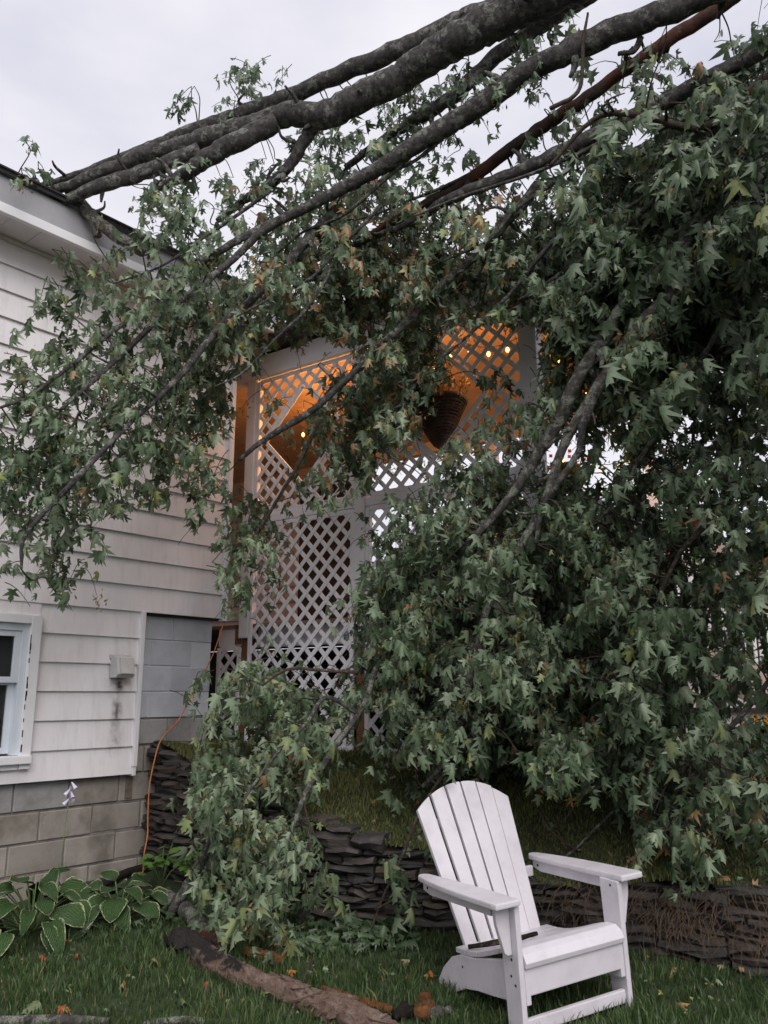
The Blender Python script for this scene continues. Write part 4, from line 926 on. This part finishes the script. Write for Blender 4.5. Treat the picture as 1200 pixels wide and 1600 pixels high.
blades('moss', P, .032 * (1 + .3 * pt), .004, M['moss'], np.clip(.45 + .2 * pt + rng.normal(size=n) * .2, 0, 1), .9, 'mossy short grass on the bank above the slate wall', 'moss')
n = 520; s = rng.choice([3.5, 3.9, 4.12, 4.45, 1.3, 4.85], n, p=[.14, .2, .26, .18, .08, .14]) + rng.normal(size=n) * .15; x, y, tx, ty, top = wpath(s)
hh = rng.uniform(.25, 1.0, n) ** .7; zb = lawn_z(x, y); P0 = np.stack([x + ty * .045, y - tx * .045, zb + (top + .02 - zb) * hh], 1); ln = rng.uniform(.05, .2, n); o_ = rng.uniform(.01, .07, n); sw = rng.normal(size=n) * .05
P1 = P0 + np.stack([ty * o_ + tx * sw, -tx * o_ + ty * sw, -ln * .25], 1); P2 = P1 + np.stack([ty * .02 + tx * sw * 1.2, -tx * .02 + ty * sw * 1.2, -ln * .7], 1); sd_ = np.stack([tx, ty, 0 * tx], 1) * .0014
V = np.stack([P0 - sd_, P0 + sd_, P1 + sd_, P1 - sd_, P2], 1).reshape(-1, 3); T = (np.array([(0, 1, 2), (0, 2, 3), (3, 2, 4)])[None] + (np.arange(n) * 5)[:, None, None]).reshape(-1, 3)
tag(big_mesh('dead_grass', V, T, M['dead_grass'], None), 'dry brown grass hanging over the slate wall edge', 'dead grass', kind='stuff')

def flat_leaf(px, py, sc, tint, z=.035):
    p = lawn_hit(px, py) + EZ * z; a = rng.uniform(0, 6.28); t = np.array([[math.cos(a), math.sin(a), rng.uniform(-.2, .35)]]); nn = np.array([[rng.normal() * .3, rng.normal() * .3 - .3, 1]])
    return p, frames(t, nn)[0], sc, tint
FL = [(241, 1508, .075, .52, 'curled tan maple leaf on the grass left of the dark log'), (323, 1545, .055, 1.0, 'red leaf on the grass below the log bend'), (122, 1502, .045, .95, 'small orange leaf on the grass in line with the log end'),
      (94, 1479, .04, .95, 'small orange leaf on grass right below the hosta edge'), (62, 1503, .04, .98, 'small red leaf on grass below the large hosta'), (448, 1528, .06, .72, 'orange yellow leaf beside the orange bark chunk'),
      (283, 1572, .085, .15, 'pale green maple leaf lying on grass below the log'), (382, 1573, .05, .66, 'yellow brown leaf between log and picture bottom'), (190, 1553, .08, .58, 'wide brown dry leaf in the lawn centre left'),
      (632, 1541, .05, .82, 'rusty leaf on grass left of the chair rear leg'), (672, 1528, .05, .85, 'rusty leaf against the chair rear leg'), (60, 1578, .09, .2, 'pale green maple leaf at the lower left edge'),
      (90, 1590, .06, .95, 'small red leaf beside the pale leaf at lower left'), (905, 1497, .045, .55, 'tan leaf on dark grass right of the chair leg'), (1155, 1523, .06, .6, 'tan leaf on grass at the far right'), (640, 1512, .05, .5, 'tan leaf in grass by the small wilted branch'),
      (410, 1562, .05, .25, 'pale green leaf just above the log middle'), (1060, 1580, .05, .7, 'brown leaf on grass at the lower right')]
for a, b, s_, ti, lab in FL:
    p, r_, s_, ti = flat_leaf(a, b, s_, ti); tag(leaf_object(None, p, r_, s_, rng.integers(0, 8), ti, M['fallen'], 'fallen_leaf'), lab, 'leaf', 'leaves fallen on the lawn')
n = 560; lp = []
for _ in range(n):
    if _ >= 420: lp.append(flat_leaf(rng.uniform(0, 1200), rng.uniform(1470, 1600), rng.uniform(.012, .035), rng.choice([.5, .7, .95, 1.1]), .035)); continue
    if rng.uniform() < .7: a, b = rng.uniform(420, 650), 1452 + rng.uniform(0, 45) ** 1.0
    else: a, b = rng.uniform(130, 470), rng.uniform(1400, 1470)
    lp.append(flat_leaf(a, b, rng.uniform(.04, .085), rng.uniform(.0, .5), rng.uniform(.02, .08)))
for _ in range(130):
    q_ = bank_pt(np.array(rng.uniform(.8, WS[-1] - 1.2)), np.array(rng.uniform(0, 1.1))); a_ = rng.uniform(0, 6.28)
    lp.append((q_ + EZ * .03, frames(np.array([[math.cos(a_), math.sin(a_), -.2]]), np.array([[rng.normal() * .3, -.5, 1]]))[0], rng.uniform(.03, .07), rng.choice([.2, .5, .9, 1.15, 1.2])))
n = len(lp)
tag(leaf_mesh('leaf_litter', np.array([q[0] for q in lp]), np.array([q[1] for q in lp]), np.array([q[2] for q in lp]), rng.integers(0, len(LV), n), np.array([q[3] * .8 for q in lp]), M['leaf'], None), 'torn green leaves strewn on the ground along the slate wall', 'leaf litter', kind='stuff')

# ------------------------------------------------------------------ log, sticks, bark
def ground_log(name, label, cat, pts, mat, lift=.8, sides=12, rough=.09, parts=None):
    W = []
    for a, b, w in pts: p = lawn_hit(a, b); d = p[1] * cP + (p[2] - H) * sP; r_ = .5 * w / F * d; W.append([p[0], p[1], p[2] + r_ * lift, r_])
    W = catmull(W, 7); root = tag(empty(name, W[0, :3]), label, cat)
    if parts is None: parts = [(0, len(W), mat, 'wood')]
    for a, b, mt, pnm in parts:
        b = len(W) if b is None else b; obj(pnm, tube(W[a:b, :3], W[a:b, 3], sides, rough, True, .02), M[mt], root, True)
    return root
lg_ = ground_log('fallen_log', 'rotten log on the lawn, dark at one end and peeled at the other', 'log', [(280, 1480, 38), (310, 1500, 42), (350, 1524, 38), (400, 1546, 32), (450, 1562, 35), (510, 1585, 42), (580, 1616, 44), (640, 1645, 40)], None, .55, 30, .07, [(0, None, 'log', 'trunk_wood')])
me_ = lg_.children[0].data
for v in me_.vertices:                                             # ragged, flattened wood
    c_ = v.co; q_ = .5 * math.sin(c_.x * 47 + c_.z * 60) * math.cos(c_.y * 53) + .5 * math.sin(c_.x * 121 + c_.y * 97 + c_.z * 140); v.co = c_ + Vector(rng.normal(size=3)) * .0028 + v.normal * (.009 * q_)
for k in range(90):                                                # loose bark plates still on the wood
    i = int(rng.integers(0, len(me_.vertices))); p_ = np.array(me_.vertices[i].co) + np.array(lg_.location); n_ = np.array(me_.vertices[i].normal)
    if n_[2] < -.1: continue
    ax_l = np.array([.75, -.6, 0]) + rng.normal(size=3) * .25; ax_l -= n_ * (ax_l @ n_); ax_l /= np.linalg.norm(ax_l); sd_ = np.cross(n_, ax_l); l_, w_ = rng.uniform(.03, .11), rng.uniform(.005, .016)
    pl_ = [(-l_, -w_ * .4), (-l_ * .4, -w_), (l_ * .5, -w_ * .8), (l_, w_ * .2), (l_ * .3, w_), (-l_ * .6, w_ * .8)]
    obj('bark_flake', prism(pl_, p_, ax_l, sd_, n_, -.004, rng.uniform(.004, .009)), M['log'], lg_)
ground_log('lichen_branch', 'lichen covered branch piece lying behind the dark log end', 'branch', [(250, 1412, 26), (278, 1425, 28), (300, 1445, 28), (330, 1475, 24)], 'bark_grey')
ground_log('lichen_branch', 'short lichen covered branch stub under the hanging leaves', 'branch', [(290, 1425, 22), (330, 1428, 22), (380, 1432, 20)], 'bark_grey')
ground_log('dark_stick', 'dark curved stick lying across the hostas at the house foot', 'stick', [(110, 1425, 10), (150, 1400, 13), (190, 1378, 13), (232, 1362, 11)], 'log_dark', 1.6, 8)
ground_log('lichen_stick', 'pale lichen stick along the bottom edge of the lawn at left', 'stick', [(-20, 1604, 14), (80, 1601, 16), (170, 1602, 12)], 'bark_grey', .9, 8)
ground_log('lichen_stick', 'lichen stick at the bottom edge left of the log', 'stick', [(225, 1604, 10), (280, 1600, 12), (340, 1603, 10)], 'bark_grey', .9, 8)
p0, p1 = lawn_hit(446, 1602), U(487, 1494, 4.0)
st = tag(empty('thin_stick', p0), 'thin bare stick poking up in front of the log', 'stick'); obj('wood', tube(catmull([p0, p0 * .6 + p1 * .4 + np.array([.01, 0, .01]), p1], 5), .005, 6, .1), M['twig'], st, True)
def bark_piece(label, pts, mat, sides=7): return ground_log('bark_piece', label, 'bark', pts, mat, .9, sides, .28)
bark_piece('orange brown bark chunk beside the log', [(382, 1492, 14), (410, 1503, 20), (440, 1512, 16)], 'bark_orange')
bark_piece('small red bark chip by the orange bark chunk', [(438, 1505, 10), (450, 1496, 14), (454, 1490, 8)], 'bark_orange')
bark_piece('dark red brown broken bark behind the log end', [(312, 1465, 18), (330, 1482, 26), (352, 1498, 18)], 'bark_red')
bark_piece('long ropy tan bark strip on the grass between log and chair', [(503, 1553, 12), (540, 1568, 15), (580, 1575, 15), (612, 1585, 11)], 'bark_orange')
bark_piece('dark bark lump at lower middle of the lawn', [(615, 1598, 16), (635, 1592, 22), (650, 1588, 12)], 'log_dark')
bark_piece('red brown upright bark lump near the chair rear leg', [(660, 1598, 20), (664, 1585, 26), (660, 1568, 16)], 'bark_orange')
bark_piece('pale weathered wood lump beside the chair rear leg', [(672, 1596, 14), (690, 1588, 16), (705, 1580, 10)], 'bark_grey')
# stick resting on the chair seat
cm = Matrix.Translation(chair.location) @ chair.rotation_euler.to_matrix().to_4x4()
sp = [np.array(cm @ Vector(v)) for v in ((-.262, .42, .25), (-.17, .33, .270), (-.07, .27, .290), (.0, .25, .298))]
st = tag(empty('seat_stick', sp[0]), 'short dark stick lying on the chair seat', 'stick'); obj('wood', tube(catmull(sp, 5), np.interp(np.linspace(0, 1, 16), [0, .3, 1], [.011, .014, .008]), 8, .14), M['log_dark'], st, True)
sp = [np.array(cm @ Vector(v)) for v in ((.03, .37, .255), (.07, .35, .258))]
st = tag(empty('seat_chip', sp[0]), 'small bark chip on the rear of the chair seat', 'bark'); obj('wood', tube(sp, .006, 6, .1), M['log_dark'], st)
# twig forked on the bank
a, b, c = U(985, 1245, 4.9), U(900, 1325, 4.75), U(870, 1345, 4.7); e = U(832, 1252, 4.85)
st = tag(empty('bare_twig', c), 'crossed bare twigs lying on the mossy bank behind the chair', 'twig')
obj('twig_stem', tube(catmull([a, (a + b) / 2 + EZ * .01, b, c], 5), .007, 6, .15), M['bark_grey'], st, True); obj('twig_stem', tube(catmull([e, U(858, 1295, 4.8), U(890, 1322, 4.75), U(915, 1330, 4.75)], 5), .006, 6, .15), M['twig'], st, True)
for a_, b_, s_, ti in ((832, 1238, .075, .1), (842, 1252, .07, .2), (912, 1337, .06, .98), (893, 1256, .06, .75)):
    t = np.array([[rng.normal() * .4, -.3, -.8]]); leaf_object(st, U(a_, b_ - 10, 4.78), frames(t, np.array([[.1, -1, .5]]))[0], s_, rng.integers(0, 8), ti, M['fallen'])
def rock(px, py, w, label, mat):
    p = lawn_hit(px, py); d = p[1] * cP + (p[2] - H) * sP; r_ = .5 * w / F * d; bm = bmesh.new(); bmesh.ops.create_icosphere(bm, subdivisions=2, radius=1)
    for v in bm.verts: v.co = Vector((v.co.x * r_, v.co.y * r_ * .8, v.co.z * r_ * .6)) * (1 + random.uniform(-.14, .14))
    me = bpy.data.meshes.new('rock'); bm.to_mesh(me); bm.free(); o = link('rock', me, mat); o.location = p + EZ * r_ * .3; tag(o, label, 'rock')
rock(478, 1442, 34, 'flat grey rock at the wall foot between the leafy branches', M['slate']); rock(262, 1428, 18, 'small reddish stone left of the lichen branch', M['bark_orange']); rock(238, 1420, 14, 'tiny pinkish stone beside the hosta', M['bark_orange'])
rock(530, 1450, 22, 'small dark rock at the foot of the slate wall', M['slate'])

# ------------------------------------------------------------------ extension cord
cz = [(1165, 125), (1150, 190), (1100, 330), (1000, 520), (930, 650), (840, 750), (800, 880), (778, 1000), (770, 1150), (768, 1250), (750, 1350)]
def wall_hit(px, py, off):
    r_ = U(px, py, 1.) - np.array([0, 0, H]); t = ((WA + nw * off - np.array([0, 0, H])) @ nw) / (r_ @ nw); return np.array([0, 0, H]) + t * r_
P = [wall_hit(x / 3.3333, 930 + y / 3.3333, .055 + .24 * i / 10) for i, (x, y) in enumerate(cz)] + [lawn_hit(222, 1372) + EZ * .03, lawn_hit(206, 1385) + EZ * .03]
tag(obj('extension_cord', tube(catmull(P, 6), .005, 8), M['cord'], None, True), 'orange extension cord running down the block wall to the ground', 'cord')

# ------------------------------------------------------------------ hostas and herbs
def hosta_mesh(L, W, droop, cup, seed):
    g = np.random.default_rng(seed); nu, nv = 7, 8; V, ed, ac = [], [], []
    for j in range(nv):
        v = j / (nv - 1); w = W * .5 * (math.sin(math.pi * min(1, v ** .72)) ** .75) if 0 < v < 1 else 0.004
        for i in range(nu):
            u = -1 + 2 * i / (nu - 1); x = u * w; y = v * L
            z = cup * abs(u) ** 1.5 * w - droop * L * v * v + .03 * abs(u) * math.sin(9 * v + u * 3 + seed * 2) + .012 * math.sin(23 * v + seed); V.append((x, y, z)); ed.append(max(abs(u), 1 - min(1, (1 - v) * 4) if v > .75 else 0)); ac.append(u * (1 - .35 * v))
    Fc = [(j * nu + i, j * nu + i + 1, (j + 1) * nu + i + 1, (j + 1) * nu + i) for j in range(nv - 1) for i in range(nu - 1)]
    me = bpy.data.meshes.new('hosta_leaf'); me.from_pydata(V, [], Fc); me.polygons.foreach_set('use_smooth', [True] * len(Fc))
    for k, d_ in (('edge', ed), ('across', ac)): at = me.attributes.new(k, 'FLOAT', 'POINT'); at.data.foreach_set('value', np.array(d_, np.float32))
    me.materials.append(M['hosta']); return me
HM = [hosta_mesh(1, .72, .35, .25, 1), hosta_mesh(1, .62, .5, .4, 2), hosta_mesh(1, .80, .22, .15, 3), hosta_mesh(1, .5, .6, .5, 4)]
def hosta(px, py, nleaf, rad, hgt, label, dy=0):
    c = lawn_hit(px, py) + np.array([0, dy, 0]); c[2] = lawn_z(c[0], c[1]); root = tag(empty('hosta', c), label, 'hosta', 'hostas along the house foot')
    for k in range(nleaf):
        a = k * 2.399 + rng.uniform(-.3, .3); q = math.sqrt((k + .6) / nleaf); rr = rad * q * rng.uniform(.75, 1.1); z = hgt * (1.05 - .75 * q * q) * rng.uniform(.8, 1.15)
        p = np.array([math.cos(a) * rr, math.sin(a) * rr, max(.05, z)]); L = rng.uniform(.13, .25) * (.75 + .35 * q)
        t = np.array([[math.cos(a) * (.5 + q), math.sin(a) * (.5 + q), .45 - 1.0 * q + rng.normal() * .25]]); nn = np.array([[math.cos(a) * .6 + rng.normal() * .25, math.sin(a) * .6 - .35 + rng.normal() * .25, 1.0]])
        Rm = frames(t, nn)[0]; o = bpy.data.objects.new('leaf', HM[k % 4]); COL.objects.link(o); o.parent = root; o.matrix_basis = Matrix([[*(Rm[i] * L), p[i]] for i in range(3)] + [[0, 0, 0, 1]])
        obj('stalk', tube(catmull([c + np.array([math.cos(a) * .02, math.sin(a) * .02, 0]), c + p * .55 + EZ * z * .12, c + p], 4), .004, 5), M['herb_stalk'], root, True)
    return root, c
M['herb_stalk'] = simple('herb_stalk', [(.3, (.07, .12, .04)), (.7, (.13, .19, .07))], 8, .5, 0)
h1, c1 = hosta(48, 1455, 46, .40, .25, 'large hosta with cream edged leaves at the house foot on the left')
h2, c2 = hosta(185, 1435, 30, .25, .19, 'smaller hosta with cream edged leaves between large hosta and lichen branch')
h3, c3 = hosta(-70, 1470, 18, .25, .25, 'hosta cut by the left edge of the picture')
# flower stalk with lilac bells
top_ = wall_hit(112, 1222, .25); fs = obj('flower_stalk', tube(catmull([c1 + np.array([.1, .1, .05]), (c1 + top_) / 2 + np.array([.05, .03, .02]), top_], 6), .0022, 6), M['herb_stalk'], h1, True)
for k in range(6):
    q = top_ + EZ * (-.02 * k) ; a = k * 1.9; d = np.array([math.cos(a) * .6, math.sin(a) * .6 - .2, -.7]); obj('flower_bell', tube([q, q + d * .02, q + d * .045, q + d * .06], [.003, .008, .012, .016], 7, .05, False), M['petal_lilac'], fs, True)
def leaflet_mesh():
    V = [(0, 0, 0), (.22, .25, .02), (.34, .55, .03), (.2, .85, .0), (0, 1, -.06), (-.2, .85, .0), (-.34, .55, .03), (-.22, .25, .02), (0, .5, -.03)]; Fc = [(8, i, (i + 1) % 8) for i in range(8)]
    me = bpy.data.meshes.new('leaflet'); me.from_pydata(V, [], Fc); me.polygons.foreach_set('use_smooth', [True] * 8); at = me.attributes.new('tint', 'FLOAT', 'POINT'); at.data.foreach_set('value', rng.uniform(.2, .9, 9).astype(np.float32)); me.materials.append(M['herb']); return me
LM = leaflet_mesh()
def herb(px, py, hpx, n, label, spread):
    c = lawn_hit(px, py); root = tag(empty('leafy_herb', c), label, 'plant', 'bright herbs at the wall foot')
    for k in range(n):
        a = rng.uniform(0, 6.28); rr = spread * math.sqrt(rng.uniform(0, 1)); p = np.array([math.cos(a) * rr, math.sin(a) * rr, rng.uniform(.35, 1) * hpx]); L = rng.uniform(.055, .085)
        obj('stalk', tube([c, c + p * np.array([.5, .5, .7]), c + p], .003, 4), M['herb_stalk'], root)
        for s_ in (-.8, 0, .8):
            b_ = a + s_; t = np.array([[math.cos(b_), math.sin(b_), -.15 + rng.normal() * .2]]); nn = np.array([[rng.normal() * .3, -.35, 1]]); Rm = frames(t, nn)[0]; o = bpy.data.objects.new('leaf', LM); COL.objects.link(o); o.parent = root; o.matrix_basis = Matrix([[*(Rm[i] * L), p[i]] for i in range(3)] + [[0, 0, 0, 1]])
herb(252, 1385, .26, 16, 'dark green leafy herb between cord and slate wall', .14); herb(305, 1392, .27, 14, 'bright green leafy herb at the slate wall behind the leaning stick', .12); herb(318, 1425, .16, 8, 'small bright herb beside the lichen branch', .09)

# ------------------------------------------------------------------ far plants and flowers beyond the porch
def leaf_blob(name, c, r, n, size, mat, root, tint=(0, 1)):
    d = rng.normal(size=(n, 3)); d /= np.linalg.norm(d, axis=1)[:, None]; k = (1 + .25 * np.sin(d[:, 0] * 5 + d[:, 2] * 4) * np.cos(d[:, 1] * 6)) * rng.uniform(.55, 1.02, n)
    P = c + d * k[:, None] * np.array(r); t = rng.normal(size=(n, 3)) - EZ * .5; nn = d + EZ * .6 + rng.normal(size=(n, 3)) * .5
    return tag(leaf_mesh(name, P, frames(t, nn), rng.uniform(.7, 1.3, n) * size, rng.integers(0, len(LV), n), rng.uniform(*tint, n), mat, root), kind='stuff')
for k, (a, d, tp, rx, lab) in enumerate(((1150, 13, 860, 1.6, 'bright green shrub beyond the stairs at far right'), (1010, 16, 900, 2.0, 'green shrub far beyond the porch railing'), (880, 24, 775, 3.0, 'distant tree low on the skyline behind the porch railing'), (1290, 11, 800, 1.8, 'tall green shrub beyond the right picture edge'), (700, 22, 880, 3.0, 'distant shrub seen through the porch lattice'))):
    T_ = U(a, tp, d); hgt = T_[2] - .9; c = np.array([T_[0], T_[1], .9 + hgt * .55]); root = tag(empty('background_shrub', (T_[0], T_[1], .9)), lab, 'shrub')
    obj('trunk', tube([(T_[0], T_[1], .6), (T_[0] + .1, T_[1], .9 + hgt * .6)], [.12, .05], 7, .1), M['bark'], root, True); leaf_blob('crown', c, (rx, rx, hgt * .48), 1400, .22 if d < 20 else .3, M['far_leaf'], root)
def flowers(px, py, d, n, w, mat, label, name='flower_bed', base=None):
    c = U(px, py, d); root = tag(empty(name, c - EZ * .3), label, 'flowers'); leaf_blob('foliage', c - EZ * .12, (w, w * .7, .16), 260, .07, M['far_leaf'], root)
    for k in range(n):
        p = c + np.array([rng.uniform(-w, w), rng.uniform(-w, w) * .7, rng.uniform(-.08, .10)]); V = [p]; m = 8
        for i in range(m): a = 2 * math.pi * i / m; r_ = .026 * (1 if i % 2 else .6); V.append(p + np.array([r_ * math.cos(a), -.012, r_ * math.sin(a)]) + EX * 0)
        obj('flower', (V, [(0, 1 + i, 1 + (i + 1) % m) for i in range(m)]), mat, root)
flowers(1190, 1130, 6.6, 16, .22, M['petal_orange'], 'orange flowers beyond the right end of the bank')
flowers(885, 722, 8.6, 26, .22, M['petal_red'], 'red flowers on the porch side railing')
flowers(1000, 690, 8.7, 12, .2, M['petal_red'], 'red flowers hanging at the far porch corner')
def pot(px, py, d, r_, label):
    c = U(px, py, d); root = tag(empty('flower_pot', c - EZ * .12), label, 'flower pot'); V = []; sd_ = 16; prof_ = [(r_ * .7, -.14), (r_ * .95, .10), (r_ * 1.06, .10), (r_ * 1.06, .15), (r_ * .9, .15), (r_ * .85, .05)]
    for r0, z in prof_: V += [c + np.array([r0 * math.cos(2 * math.pi * k / sd_), r0 * math.sin(2 * math.pi * k / sd_), z]) for k in range(sd_)]
    obj('pot_body', (V, [(i * sd_ + k, i * sd_ + (k + 1) % sd_, (i + 1) * sd_ + (k + 1) % sd_, (i + 1) * sd_ + k) for i in range(len(prof_) - 1) for k in range(sd_)] + [tuple(range(sd_))]), M['red_paint'], root, True)
    obj('soil', ([c + np.array([r_ * .86 * math.cos(2 * math.pi * k / sd_), r_ * .86 * math.sin(2 * math.pi * k / sd_), .09]) for k in range(sd_)], [tuple(range(sd_))]), M['soil'], root); leaf_blob('plant', c + EZ * .2, (r_, r_, .1), 60, .08, M['far_leaf'], root)
pot(1088, 830, 9.2, .17, 'red flower pot beyond the sloping stair handrail'); pot(1040, 862, 8.4, .13, 'smaller red flower pot on the porch floor by the stairs')
